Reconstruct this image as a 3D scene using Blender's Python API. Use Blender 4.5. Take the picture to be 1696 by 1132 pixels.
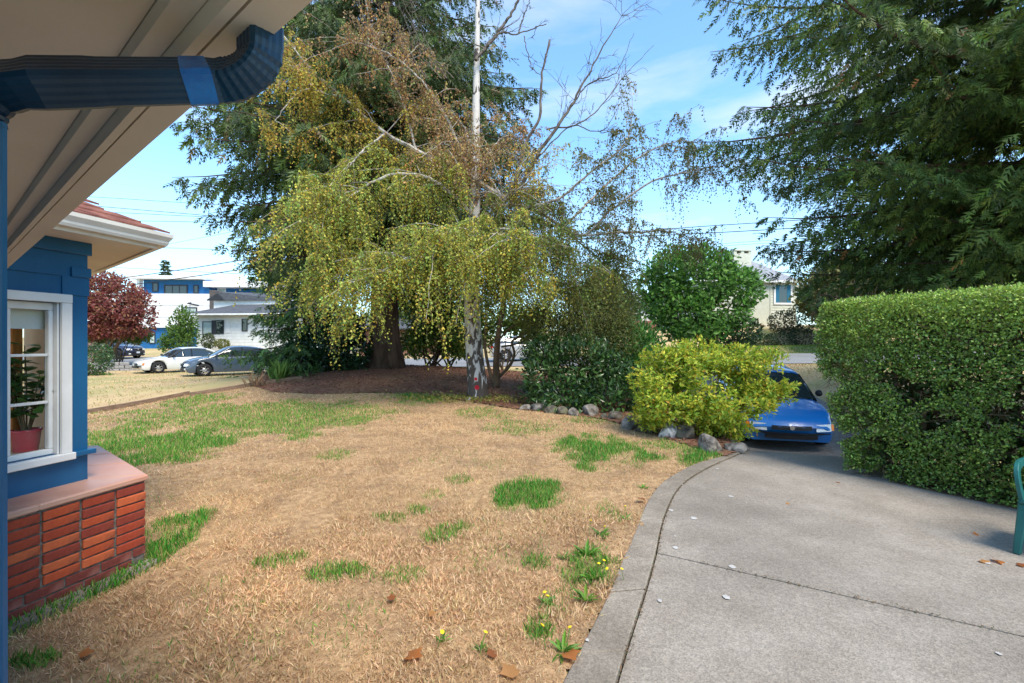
import bpy, bmesh, math, random
import numpy as np
from mathutils import Vector, Matrix

for o in list(bpy.data.objects): bpy.data.objects.remove(o)
R = math.radians
SC = bpy.context.scene
COL = SC.collection

# ------------------------------------------------------------------ camera
H, F, CX, CY = 1.6, 780.0, 848.0, 566.0          # eye height, focal length and centre in photo pixels
cam = bpy.data.cameras.new('camera'); cam.sensor_width = 36; cam.lens = F / 1696 * 36
cam.clip_start = 0.05; cam.clip_end = 1500
camo = bpy.data.objects.new('camera', cam); COL.objects.link(camo)
camo.location = (0, 0, H); camo.rotation_euler = (R(90), 0, 0)
SC.camera = camo

# ------------------------------------------------------------------ sky, sun, exposure
SUN_EL, SUN_AZ = R(55), R(145)                     # azimuth clockwise from +Y: behind the camera, to the right
w = bpy.data.worlds.new('World'); SC.world = w; w.use_nodes = True
nt = w.node_tree; nt.nodes.clear()
def N(t, **k):
    n = nt.nodes.new(t)
    for a, b in k.items(): setattr(n, a, b)
    return n
out = N('ShaderNodeOutputWorld'); bg = N('ShaderNodeBackground')
sky = N('ShaderNodeTexSky', sky_type='NISHITA', sun_disc=False, sun_elevation=SUN_EL, sun_rotation=SUN_AZ,
        altitude=50, air_density=1.0, dust_density=0.3, ozone_density=1.0)
bg.inputs['Strength'].default_value = 0.15
tc = N('ShaderNodeTexCoord'); mp = N('ShaderNodeMapping'); mp.inputs['Scale'].default_value = (1.0, 1.0, 3.2)
mp.inputs['Rotation'].default_value = (0.15, -0.25, 0.6)
nz = N('ShaderNodeTexNoise'); nz.inputs['Scale'].default_value = 2.1; nz.inputs['Detail'].default_value = 7
nz.inputs['Roughness'].default_value = 0.55; nz.inputs['Distortion'].default_value = 0.5
rp = N('ShaderNodeValToRGB'); rp.color_ramp.elements[0].position = 0.47; rp.color_ramp.elements[1].position = 0.78
rp.color_ramp.elements[0].color = (0.06, 0.06, 0.06, 1)
sep = N('ShaderNodeSeparateXYZ')
hz = N('ShaderNodeMapRange'); hz.inputs['From Min'].default_value = 0.0; hz.inputs['From Max'].default_value = 0.42
hz.inputs['To Min'].default_value = 0.5; hz.inputs['To Max'].default_value = 0.0
mx = N('ShaderNodeMath', operation='MAXIMUM')
sc_ = N('ShaderNodeMath', operation='MULTIPLY'); sc_.inputs[1].default_value = 0.9
mix = N('ShaderNodeMix', data_type='RGBA'); mix.inputs['B'].default_value = (2.85, 3.0, 3.1, 1)
L = nt.links.new
L(tc.outputs['Generated'], mp.inputs['Vector']); L(mp.outputs['Vector'], nz.inputs['Vector'])
L(nz.outputs['Fac'], rp.inputs['Fac']); L(tc.outputs['Generated'], sep.inputs[0]); L(sep.outputs['Z'], hz.inputs['Value'])
L(rp.outputs['Color'], sc_.inputs[0]); L(sc_.outputs[0], mx.inputs[0]); L(hz.outputs[0], mx.inputs[1])
L(mx.outputs[0], mix.inputs['Factor']); tn = N('ShaderNodeMix', data_type='RGBA', blend_type='MULTIPLY'); tn.inputs['Factor'].default_value = 1; tn.inputs['B'].default_value = (.62, .92, 1.06, 1)
L(sky.outputs[0], tn.inputs['A']); L(tn.outputs['Result'], mix.inputs['A']); L(mix.outputs['Result'], bg.inputs['Color'])
L(bg.outputs[0], out.inputs[0])
sun = bpy.data.lights.new('sun', 'SUN'); sun.energy = 2.3; sun.angle = R(24); sun.color = (1, 0.90, 0.76)
suno = bpy.data.objects.new('sun', sun); COL.objects.link(suno)
sd = Vector((math.sin(SUN_AZ) * math.cos(SUN_EL), math.cos(SUN_AZ) * math.cos(SUN_EL), math.sin(SUN_EL)))
suno.rotation_euler = (-sd).to_track_quat('-Z', 'Y').to_euler(); suno.location = (10, -10, 30)
vs = SC.view_settings; vs.view_transform = 'Standard'; vs.look = 'None'; vs.gamma = 1; vs.use_curve_mapping = False
vs.exposure = 1.38
SC.cycles.use_denoising = True; SC.cycles.max_bounces = 8; SC.cycles.transparent_max_bounces = 12
SC.cycles.sample_clamp_indirect = 6

# ------------------------------------------------------------------ helpers: pixels, noise, terrain
rng = np.random.default_rng(11)
def px(x, y, Y): return np.array([(x - CX) / F * Y, Y, H + (CY - y) / F * Y])
def gp(x, y, z=0.0):
    Y = (H - z) * F / (y - CY); return np.array([(x - CX) / F * Y, Y, z])
_tab = rng.random((256, 256))
def vn(x, y):
    x = np.asarray(x, float); y = np.asarray(y, float)
    xi = np.floor(x).astype(int); yi = np.floor(y).astype(int); fx = x - xi; fy = y - yi
    fx = fx * fx * (3 - 2 * fx); fy = fy * fy * (3 - 2 * fy)
    a = _tab[xi % 256, yi % 256]; b = _tab[(xi + 1) % 256, yi % 256]; c = _tab[xi % 256, (yi + 1) % 256]; d = _tab[(xi + 1) % 256, (yi + 1) % 256]
    return (a * (1 - fx) + b * fx) * (1 - fy) + (c * (1 - fx) + d * fx) * fy
def fbm(x, y, o=4):
    s = 0; a = .5; t = 0
    for k in range(o): s = s + a * vn(x * 2 ** k + 17 * k, y * 2 ** k + 31 * k); t += a; a *= .5
    return s / t
def sst(a, b, x):
    t = np.clip((np.asarray(x, float) - a) / (b - a), 0, 1); return t * t * (3 - 2 * t)
def lerp(a, b, t): return a + (b - a) * t
def Yn(X): return 24.2 - .24 * np.asarray(X, float)       # near edge of the street
SW = 7.2                                                # street width
def Xl(Y): return 4.1 + .27 * (np.asarray(Y, float) - 8)  # left edge of the driveway
DW = 3.5
def Sz(X, Y): return .3 + .022 * np.maximum(X, -10) + .03 * np.clip(Y - Yn(X), 0, SW)
def T(X, Y):
    X = np.asarray(X, float); Y = np.asarray(Y, float)
    yard = .66 * np.exp(-.5 * (((X + 4.6) / 4.6) ** 2 + ((Y - 17.5) / 3.6) ** 2))
    yard = yard - .12 * sst(-9.2, -10.5, X) * sst(14, 24, Y) - .08 * sst(-1.2, -2.8, X) * sst(5.5, 3, Y)
    D = -.65 + .1 * (np.maximum(Y, 9.3) - 9.3)
    m = sst(-.55, .05, X - Xl(Y)) * sst(6.45, 6.85, Y)
    yard = lerp(yard, D, m)
    e = X - Xl(Y) - DW
    yard = lerp(yard, np.where(Y > 6.4, D + .35 * sst(0, 1.5, e), 0), sst(0, .6, e) * sst(6.45, 6.85, Y))
    wtr = lerp(.7, 4.0, sst(-13, -7, X))
    t = sst(0, 1, (Y - (Yn(X) - .15 - wtr)) / wtr)
    z = lerp(yard, Sz(X, Y), t)
    f = Y - Yn(X) - SW
    z = z + sst(4, 10, X) * (.4 * sst(0.3, 2.2, f) + 1.3 * sst(3.4, 8, f))
    z = z + sst(0, -12, X) * .25 * sst(5, 15, f)
    z = z + 2.2 * sst(40, 140, Y)
    return z
def gt(x, y):
    z = 0.0
    for k in range(60):
        Y = (H - z) * F / (y - CY); Y = min(max(Y, .5), 80); z = .5 * z + .5 * float(T((x - CX) / F * Y, Y))
    return np.array([(x - CX) / F * Y, Y, z])
def onT(X, Y, dz=0.0): return np.array([X, Y, float(T(X, Y)) + dz])

# ------------------------------------------------------------------ helpers: materials
MATS = {}
def _new(name):
    m = bpy.data.materials.new(name); m.use_nodes = True; t = m.node_tree; t.nodes.clear()
    o = t.nodes.new('ShaderNodeOutputMaterial'); MATS[name] = m
    return m, t, o
def pmat(name, c1, c2=None, scale=5.0, rough=.7, bump=0.0, bscale=None, spec=.3, metal=0.0, detail=5, c3=None, s3=1.2, a3=.5, coat=0.0, stretch=None, lo=.35, hi=.65):
    """noise-mixed principled surface; c3 adds broad stains or wear"""
    m, t, o = _new(name); L = t.links.new
    b = t.nodes.new('ShaderNodeBsdfPrincipled'); L(b.outputs[0], o.inputs[0])
    b.inputs['Roughness'].default_value = rough; b.inputs['Metallic'].default_value = metal
    b.inputs['Specular IOR Level'].default_value = spec; b.inputs['Coat Weight'].default_value = coat
    b.inputs['Coat Roughness'].default_value = .05
    tc = t.nodes.new('ShaderNodeTexCoord'); vec = tc.outputs['Object']
    if stretch:
        mp = t.nodes.new('ShaderNodeMapping'); mp.inputs['Scale'].default_value = stretch; L(vec, mp.inputs[0]); vec = mp.outputs[0]
    if c2 is None: c2 = tuple(min(1, x * 1.12) for x in c1)
    n = t.nodes.new('ShaderNodeTexNoise'); n.inputs['Scale'].default_value = scale; n.inputs['Detail'].default_value = detail; L(vec, n.inputs['Vector'])
    r = t.nodes.new('ShaderNodeValToRGB'); r.color_ramp.elements[0].position = lo; r.color_ramp.elements[1].position = hi
    r.color_ramp.elements[0].color = (*c1, 1); r.color_ramp.elements[1].color = (*c2, 1)
    L(n.outputs['Fac'], r.inputs[0]); c = r.outputs[0]
    if c3 is not None:
        n3 = t.nodes.new('ShaderNodeTexNoise'); n3.inputs['Scale'].default_value = s3; n3.inputs['Detail'].default_value = 6; L(vec, n3.inputs['Vector'])
        mr = t.nodes.new('ShaderNodeMapRange'); mr.inputs['From Min'].default_value = .45; mr.inputs['From Max'].default_value = .7; mr.inputs['To Max'].default_value = a3
        L(n3.outputs['Fac'], mr.inputs[0])
        mm = t.nodes.new('ShaderNodeMix'); mm.data_type = 'RGBA'; mm.inputs['B'].default_value = (*c3, 1)
        L(mr.outputs[0], mm.inputs['Factor']); L(c, mm.inputs['A']); c = mm.outputs['Result']
    L(c, b.inputs['Base Color'])
    if bump:
        n2 = t.nodes.new('ShaderNodeTexNoise'); n2.inputs['Scale'].default_value = bscale or scale * 3; n2.inputs['Detail'].default_value = 6; L(vec, n2.inputs['Vector'])
        bp = t.nodes.new('ShaderNodeBump'); bp.inputs['Strength'].default_value = 1; bp.inputs['Distance'].default_value = bump
        L(n2.outputs['Fac'], bp.inputs['Height']); L(bp.outputs[0], b.inputs['Normal'])
    return m
def leafmat(name, rough=.5, trans=.3, spec=.35):
    """leaf surface whose colour is the leaf's own colour, stored per leaf"""
    m, t, o = _new(name); L = t.links.new
    a = t.nodes.new('ShaderNodeAttribute'); a.attribute_name = 'col'
    b = t.nodes.new('ShaderNodeBsdfPrincipled'); b.inputs['Roughness'].default_value = rough; b.inputs['Specular IOR Level'].default_value = spec
    L(a.outputs['Color'], b.inputs['Base Color'])
    if trans:
        tr = t.nodes.new('ShaderNodeBsdfTranslucent'); L(a.outputs['Color'], tr.inputs['Color'])
        mx = t.nodes.new('ShaderNodeMixShader'); mx.inputs[0].default_value = trans
        L(b.outputs[0], mx.inputs[1]); L(tr.outputs[0], mx.inputs[2]); L(mx.outputs[0], o.inputs[0])
    else: L(b.outputs[0], o.inputs[0])
    return m
def glassmat(name, tint=(.9, .95, .95), gloss=.12, dark=None):
    m, t, o = _new(name); L = t.links.new
    g = t.nodes.new('ShaderNodeBsdfGlossy'); g.inputs['Roughness'].default_value = .02
    tr = t.nodes.new('ShaderNodeBsdfTransparent'); tr.inputs['Color'].default_value = (*tint, 1)
    fr = t.nodes.new('ShaderNodeLayerWeight'); fr.inputs['Blend'].default_value = .25
    ad = t.nodes.new('ShaderNodeMath'); ad.operation = 'MULTIPLY_ADD'; ad.inputs[1].default_value = .35; ad.inputs[2].default_value = gloss
    L(fr.outputs['Facing'], ad.inputs[0])
    mx = t.nodes.new('ShaderNodeMixShader'); L(ad.outputs[0], mx.inputs[0]); L(tr.outputs[0], mx.inputs[1]); L(g.outputs[0], mx.inputs[2])
    L(mx.outputs[0], o.inputs[0]); return m

# ------------------------------------------------------------------ helpers: objects
def link(o, parent=None, world=True):
    COL.objects.link(o)
    if parent is not None:
        o.parent = parent
        if world:
            pm = parent.matrix_basis if parent.parent is None else parent.parent.matrix_basis @ parent.matrix_parent_inverse @ parent.matrix_basis
            o.matrix_parent_inverse = pm.inverted()
    return o
def thing(name, label, cat, loc=(0, 0, 0), rotz=0.0, group=None):
    o = bpy.data.objects.new(name, None); o.empty_display_size = .2
    o.location = [float(v) for v in loc]; o.rotation_euler = (0, 0, rotz); COL.objects.link(o)
    return tag(o, label, cat, group)
def tag(o, label=None, cat=None, group=None, kind=None):
    if label: o['label'] = label
    if cat: o['category'] = cat
    if group: o['group'] = group
    if kind: o['kind'] = kind
    return o
def mesh_np(name, V, Fs, mat, parent=None, col=None, smooth=False, world=True):
    """V (n,3); Fs list of (m,k) index arrays; col (n,3) per-vertex leaf colour"""
    if isinstance(Fs, np.ndarray): Fs = [Fs]
    me = bpy.data.meshes.new(name); V = np.asarray(V, np.float32)
    me.vertices.add(len(V)); me.vertices.foreach_set('co', V.ravel())
    Fs = [np.asarray(f, np.int32) for f in Fs if len(f)]
    li = np.concatenate([f.ravel() for f in Fs]); tot = np.concatenate([np.full(len(f), f.shape[1], np.int32) for f in Fs])
    me.loops.add(len(li)); me.loops.foreach_set('vertex_index', li)
    me.polygons.add(len(tot)); st = np.concatenate([[0], np.cumsum(tot)[:-1]]).astype(np.int32)
    me.polygons.foreach_set('loop_start', st); me.polygons.foreach_set('loop_total', tot)
    me.polygons.foreach_set('use_smooth', np.full(len(tot), bool(smooth)))
    if col is not None:
        a = me.color_attributes.new('col', 'FLOAT_COLOR', 'POINT')
        c = np.ones((len(V), 4), np.float32); c[:, :3] = col; a.data.foreach_set('color', c.ravel())
    me.update(calc_edges=True)
    if mat is not None: me.materials.append(MATS[mat] if isinstance(mat, str) else mat)
    return link(bpy.data.objects.new(name, me), parent, world)
class MB:
    """collects shapes of ONE part"""
    def __init__(s): s.V = []; s.F = {}; s.n = 0
    def add(s, V, Fs):
        V = np.asarray(V, float).reshape(-1, 3)
        for f in ([Fs] if isinstance(Fs, np.ndarray) else Fs):
            f = np.asarray(f)
            if f.ndim == 1: f = f[None]
            s.F.setdefault(f.shape[1], []).append(f + s.n)
        s.V.append(V); s.n += len(V); return s
    def box(s, c, d, rz=0.0, ax=None):
        """box with centre c, size d; ax: optional 3x3 axes rows"""
        q = np.array([[i, j, k] for i in (-.5, .5) for j in (-.5, .5) for k in (-.5, .5)]) * np.asarray(d, float)
        if ax is None: ax = np.array([[math.cos(rz), math.sin(rz), 0], [-math.sin(rz), math.cos(rz), 0], [0, 0, 1]])
        return s.add(q @ np.asarray(ax) + np.asarray(c, float), np.array([[0, 1, 3, 2], [4, 6, 7, 5], [0, 4, 5, 1], [2, 3, 7, 6], [0, 2, 6, 4], [1, 5, 7, 3]]))
    def prism(s, poly, z0, z1):
        """poly: list of (x, y); extruded in z (counter-clockwise seen from above)"""
        p = np.asarray(poly, float); n = len(p)
        if np.sum(p[:, 0] * np.roll(p[:, 1], -1) - np.roll(p[:, 0], -1) * p[:, 1]) < 0: p = p[::-1]
        V = np.vstack([np.c_[p, np.full(n, z0)], np.c_[p, np.full(n, z1)]])
        s.add(V, [np.array([[i, (i + 1) % n, n + (i + 1) % n, n + i] for i in range(n)]), np.arange(n, 2 * n)[None], np.arange(n)[::-1][None]]); return s
    def sweep(s, path, prof, scale=None, up=(0, 0, 1), cap=True):
        """profile (k,2) swept along path (n,3)"""
        P = np.asarray(path, float); n = len(P); prof = np.asarray(prof, float); k = len(prof)
        t = np.gradient(P, axis=0); t /= np.linalg.norm(t, axis=1)[:, None] + 1e-12
        up = np.asarray(up, float); u = np.cross(up, t[0])
        if np.linalg.norm(u) < 1e-3: u = np.cross([1, 0, 0], t[0])
        u /= np.linalg.norm(u); V = []
        for i in range(n):
            u = u - t[i] * np.dot(u, t[i]); u /= np.linalg.norm(u); v = np.cross(t[i], u)
            sc = 1.0 if scale is None else scale[i]
            V.append(P[i] + sc * (prof[:, :1] * u + prof[:, 1:] * v))
        i, j = np.meshgrid(np.arange(n - 1), np.arange(k), indexing='ij')
        Fq = np.stack([i * k + j, i * k + (j + 1) % k, (i + 1) * k + (j + 1) % k, (i + 1) * k + j], -1).reshape(-1, 4)
        Fs = [Fq]
        if cap: Fs += [np.arange(k)[::-1][None], (np.arange(k) + (n - 1) * k)[None]]
        return s.add(np.vstack(V), Fs)
    def tube(s, path, rad, sides=6):
        a = np.linspace(0, 2 * np.pi, sides, endpoint=False); path = np.asarray(path, float)
        rad = np.broadcast_to(np.asarray(rad, float), (len(path),))
        return s.sweep(path, np.c_[np.cos(a), np.sin(a)], rad)
    def lathe(s, prof, c, axis=(0, 0, 1), n=20):
        """prof list of (r, h) about axis through c"""
        ax = np.asarray(axis, float); ax /= np.linalg.norm(ax); u = np.cross(ax, [0.3, .5, .8]); u /= np.linalg.norm(u); v = np.cross(ax, u)
        pr = np.asarray(prof, float); m = len(pr); th = np.linspace(0, 2 * np.pi, n, endpoint=False)
        V = (np.asarray(c, float) + pr[:, None, 1:2] * ax + pr[:, None, 0:1] * (np.cos(th)[None, :, None] * u + np.sin(th)[None, :, None] * v)).reshape(-1, 3)
        i, j = np.meshgrid(np.arange(m - 1), np.arange(n), indexing='ij')
        return s.add(V, np.stack([i * n + j, i * n + (j + 1) % n, (i + 1) * n + (j + 1) % n, (i + 1) * n + j], -1).reshape(-1, 4))
    def grid(s, P):
        """P (n,m,3)"""
        P = np.asarray(P, float); n, m = P.shape[:2]; i, j = np.meshgrid(np.arange(n - 1), np.arange(m - 1), indexing='ij')
        return s.add(P.reshape(-1, 3), np.stack([i * m + j, (i + 1) * m + j, (i + 1) * m + j + 1, i * m + j + 1], -1).reshape(-1, 4))
    def build(s, name, mat, parent=None, smooth=False, world=True, bevel=0.0, col=None):
        o = mesh_np(name, np.vstack(s.V), [np.vstack(f) for f in s.F.values()], mat, parent, col, smooth, world)
        if bevel:
            bm = bmesh.new(); bm.from_mesh(o.data); bmesh.ops.remove_doubles(bm, verts=bm.verts, dist=1e-5)
            bmesh.ops.bevel(bm, geom=bm.edges[:], offset=bevel, segments=1, affect='EDGES', clamp_overlap=True); bm.to_mesh(o.data); bm.free()
        return o
def copy_tree(o, parent=None):
    c = o.copy(); COL.objects.link(c)
    if parent is not None: c.parent = parent
    for ch in list(o.children): copy_tree(ch, c)
    return c
# leaf-like templates: x along the length, y across, z up
LEAF = (np.array([[0, 0, 0], [.45, .5, .06], [1, 0, -.02], [.45, -.5, .06]]), np.array([[0, 1, 2], [0, 2, 3]]))
LEAF6 = (np.array([[0, 0, 0], [.3, .42, .05], [.7, .38, .03], [1, 0, -.08], [.7, -.38, .03], [.3, -.42, .05], [.35, 0, 0]]),
         np.array([[0, 6, 1], [1, 6, 2], [2, 6, 3], [3, 6, 4], [4, 6, 5], [5, 6, 0]]))
def _star(k):
    V = [[0, 0, 0], [1, 0, 0]]; Fs = []
    for i in range(k):
        a = math.pi * i / k; c, s_ = math.cos(a) * .5, math.sin(a) * .5
        n = len(V); V += [[.35, c, s_], [.35, -c, -s_]]; Fs += [[0, n, 1], [0, 1, n + 1]]
    return np.array(V), np.array(Fs)
TWIG3, TWIG2 = _star(3), _star(2)
def _spray(k):
    V, Fs = [], []
    for i in range(k):
        w = .5 * (1 - .55 * i / k); n = len(V); x0, x1, xt = i / k * .9, (i + .72) / k * .9, min(1, (i + 1.55) / k * .9)
        V += [[x0, 0, 0], [x1, 0, 0], [xt, w, .3 * w], [xt, -w, .3 * w]]; Fs += [[n, n + 1, n + 2], [n, n + 3, n + 1]]
    n = len(V); V += [[.75, .12, 0], [.75, -.12, 0], [1.05, 0, 0]]; Fs += [[n, n + 1, n + 2]]
    return np.array(V), np.array(Fs)
SPRAY4, SPRAY3 = _spray(4), _spray(3)
PRISM = (np.array([[0, .5, 0], [0, -.25, .43], [0, -.25, -.43], [1, .2, 0], [1, -.1, .17], [1, -.1, -.17]]), np.array([[0, 1, 4, 3], [1, 2, 5, 4], [2, 0, 3, 5]]))
BLADE = (np.array([[0, .5, 0], [0, -.5, 0], [.55, -.35, .0], [1, 0, -.18]]), np.array([[0, 1, 2], [0, 2, 3]]))
def unit(v): return v / (np.linalg.norm(v, axis=-1, keepdims=True) + 1e-9)
def scat(t, pos, d, up, Ln, W, wz=None):
    tv, tf = t; n = len(pos); x = unit(d); y = unit(np.cross(up, x)); z = np.cross(x, y)
    Ln = np.broadcast_to(Ln, (n,))[:, None, None]; W = np.broadcast_to(W, (n,))[:, None, None]
    Z = Ln if wz is None else W
    V = pos[:, None] + x[:, None] * tv[None, :, :1] * Ln + y[:, None] * tv[None, :, 1:2] * W + z[:, None] * tv[None, :, 2:] * Z
    return V.reshape(-1, 3), (tf[None] + (np.arange(n) * len(tv))[:, None, None]).reshape(-1, tf.shape[1]), len(tv)
def rndu(n): return unit(rng.normal(size=(n, 3)))
def palette(cols, n, jit=.12, wts=None):
    c = np.array(cols, float); k = rng.choice(len(c), n, p=None if wts is None else np.array(wts) / np.sum(wts))
    c = c[k] * (1 + jit * rng.normal(size=(n, 1))); c *= 1 + .05 * rng.normal(size=(n, 3)); return np.clip(c, .005, 1)
def foliage(name, t, pos, d, up, Ln, W, col, mat, parent, wz=None):
    V, Fc, k = scat(t, pos, d, up, Ln, W, wz)
    o = mesh_np(name, V, Fc, mat, parent, np.repeat(col, k, 0)); o['kind'] = 'stuff'; return o
def inpoly(X, Y, poly):
    p = np.asarray(poly); r = np.zeros(np.shape(X), bool); j = len(p) - 1
    for i in range(len(p)):
        c = ((p[i, 1] > Y) != (p[j, 1] > Y)) & (X < (p[j, 0] - p[i, 0]) * (Y - p[i, 1]) / (p[j, 1] - p[i, 1] + 1e-12) + p[i, 0])
        r ^= c; j = i
    return r
def smooth_path(pts, n=24):
    """Catmull-Rom through points"""
    p = np.asarray(pts, float); q = np.vstack([2 * p[0] - p[1], p, 2 * p[-1] - p[-2]]); o = []
    for i in range(len(p) - 1):
        a, b, c, d = q[i:i + 4]; m = max(2, n // (len(p) - 1))
        for t in np.linspace(0, 1, m, endpoint=False):
            o.append(.5 * (2 * b + (c - a) * t + (2 * a - 5 * b + 4 * c - d) * t * t + (3 * b - a - 3 * c + d) * t ** 3))
    return np.array(o + [p[-1]])

# ================================================================== materials
pmat('soil', (.10, .065, .04), (.2, .13, .08), 9, .95, .02, 30)
pmat('dry_field', (.42, .29, .15), (.50, .37, .19), 1.2, .95, .02, 25, c3=(.20, .24, .06), s3=.35, a3=.75)
pmat('lawn_thatch', (.28, .175, .09), (.46, .30, .16), 14, .95, .02, 40, c3=(.15, .09, .05), s3=2.2, a3=.6)
pmat('mulch', (.12, .058, .036), (.26, .13, .08), 22, .95, .03, 35, c3=(.17, .12, .06), s3=.9, a3=.5)
pmat('asphalt', (.19, .19, .19), (.26, .26, .255), 14, .9, .006, 60, c3=(.15, .15, .15), s3=.5)
pmat('drive_gravel', (.15, .135, .12), (.24, .22, .2), 12, .92, .01, 50, c3=(.12, .1, .085), s3=.8)
def concrete(name, c1, c2):
    m = pmat(name, c1, c2, 3.0, .9, .0, c3=tuple(x * .72 for x in c1), s3=.7, a3=.9); t = m.node_tree; L = t.links.new
    b = [n for n in t.nodes if n.type == 'BSDF_PRINCIPLED'][0]; src = b.inputs['Base Color'].links[0].from_socket
    tc = [n for n in t.nodes if n.type == 'TEX_COORD'][0]
    v = t.nodes.new('ShaderNodeTexVoronoi'); v.inputs['Scale'].default_value = 125; L(tc.outputs['Object'], v.inputs['Vector'])
    sp = t.nodes.new('ShaderNodeSeparateColor'); L(v.outputs['Color'], sp.inputs[0])
    mr = t.nodes.new('ShaderNodeMapRange'); mr.inputs['To Min'].default_value = .76; mr.inputs['To Max'].default_value = 1.2; L(sp.outputs[0], mr.inputs[0])
    n4 = t.nodes.new('ShaderNodeTexNoise'); n4.inputs['Scale'].default_value = 28; n4.inputs['Detail'].default_value = 4; L(tc.outputs['Object'], n4.inputs['Vector'])
    m4 = t.nodes.new('ShaderNodeMapRange'); m4.inputs['From Min'].default_value = .3; m4.inputs['From Max'].default_value = .7; m4.inputs['To Min'].default_value = .88; m4.inputs['To Max'].default_value = 1.1; L(n4.outputs['Fac'], m4.inputs[0])
    mu = t.nodes.new('ShaderNodeMath'); mu.operation = 'MULTIPLY'; L(mr.outputs[0], mu.inputs[0]); L(m4.outputs[0], mu.inputs[1])
    mx = t.nodes.new('ShaderNodeVectorMath'); mx.operation = 'SCALE'; L(src, mx.inputs[0]); L(mu.outputs[0], mx.inputs['Scale'])
    L(mx.outputs[0], b.inputs['Base Color'])
    bp = t.nodes.new('ShaderNodeBump'); bp.inputs['Distance'].default_value = .0012; L(v.outputs['Distance'], bp.inputs['Height']); L(bp.outputs[0], b.inputs['Normal'])
concrete('patio_concrete', (.24, .208, .171), (.295, .26, .218)); concrete('kerb_concrete', (.20, .17, .135), (.28, .245, .20))
pmat('white_spot', (.36, .345, .325), (.46, .445, .425), 30, .9)
pmat('blue_paint', (.006, .085, .20), (.011, .11, .245), 3, .42, .0015, 60, spec=.45, stretch=(1, 1, .3))
pmat('shaded_blue_metal', (.005, .022, .05), (.008, .045, .10), 6, .36, .0008, 40, spec=.4, c3=(.01, .05, .11), s3=5, a3=.7)  # blue pipe coloured darker: the shade under the eave is in this colour
pmat('blue_tape', (.0, .10, .40), (.0, .20, .62), 25, .2, .004, 30, spec=.7)
pmat('beige_paint', (.73, .66, .56), (.78, .71, .61), 2.5, .6, .001, 30, c3=(.42, .35, .27), s3=.9, a3=.35)
pmat('gutter_white', (.66, .62, .55), (.74, .70, .63), 4, .4, c3=(.5, .45, .37), s3=3, a3=.35)
pmat('white_paint', (.70, .69, .66), (.79, .78, .75), 5, .5, .001, 40, c3=(.58, .56, .51), s3=3, a3=.3)
pmat('dark_gap', (.02, .016, .012), (.04, .03, .025), 8, .9)
for i, (a, b) in enumerate([((.42, .065, .022), (.52, .10, .035)), ((.31, .045, .02), (.41, .068, .028)), ((.23, .036, .022), (.32, .055, .03)), ((.50, .10, .034), (.58, .14, .05))]):
    pmat('brick%d' % i, a, b, 14, .65, .003, 45, c3=(.12, .03, .022), s3=9, a3=.85, spec=.35)
pmat('brick_old', (.16, .035, .026), (.25, .06, .042), 12, .85, .004, 40, c3=(.36, .27, .22), s3=7, a3=.35)
pmat('mortar', (.09, .075, .06), (.2, .17, .14), 30, .95, .006, 60)
pmat('cap_tile', (.44, .2, .13), (.56, .3, .21), 2.2, .45, .0015, 30, c3=(.6, .40, .31), s3=1.6, a3=.7, spec=.45, stretch=(1, 1, 6))
pmat('red_shingle', (.15, .055, .04), (.27, .11, .08), 8, .9, .006, 60)
pmat('room_tan', (.42, .27, .16), (.5, .33, .2), 2, .8)
pmat('wood_trim', (.42, .13, .03), (.6, .22, .055), 6, .5, stretch=(8, 8, 1))
pmat('pot_red', (.46, .003, .03), (.58, .006, .05), 4, .25, spec=.6)
pmat('saucer', (.5, .4, .28), None, 4, .5)
pmat('blind', (.72, .71, .68), (.8, .79, .77), 3, .8)
glassmat('window_glass', (.95, .96, .95), .025)
pmat('old_board', (.17, .11, .075), (.28, .19, .13), 7, .9, .004, 40, stretch=(1, 1, 6))
for n, r_, t_, s_ in (('leaf_soft', .5, .48, .35), ('leaf_gloss', .3, .28, .5), ('needle', .5, .25, .35), ('grass', .7, .3, .2)): leafmat(n, r_, t_, s_)
pmat('bark_dark', (.055, .033, .022), (.13, .08, .055), 7, .95, .03, 14, stretch=(1, 1, .18))
pmat('bark_grey', (.075, .06, .048), (.17, .14, .115), 9, .9, .01, 30, stretch=(1, 1, .4))
pmat('bark_brown', (.09, .06, .035), (.19, .13, .08), 9, .9, .01, 30, stretch=(1, 1, .3))
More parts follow.
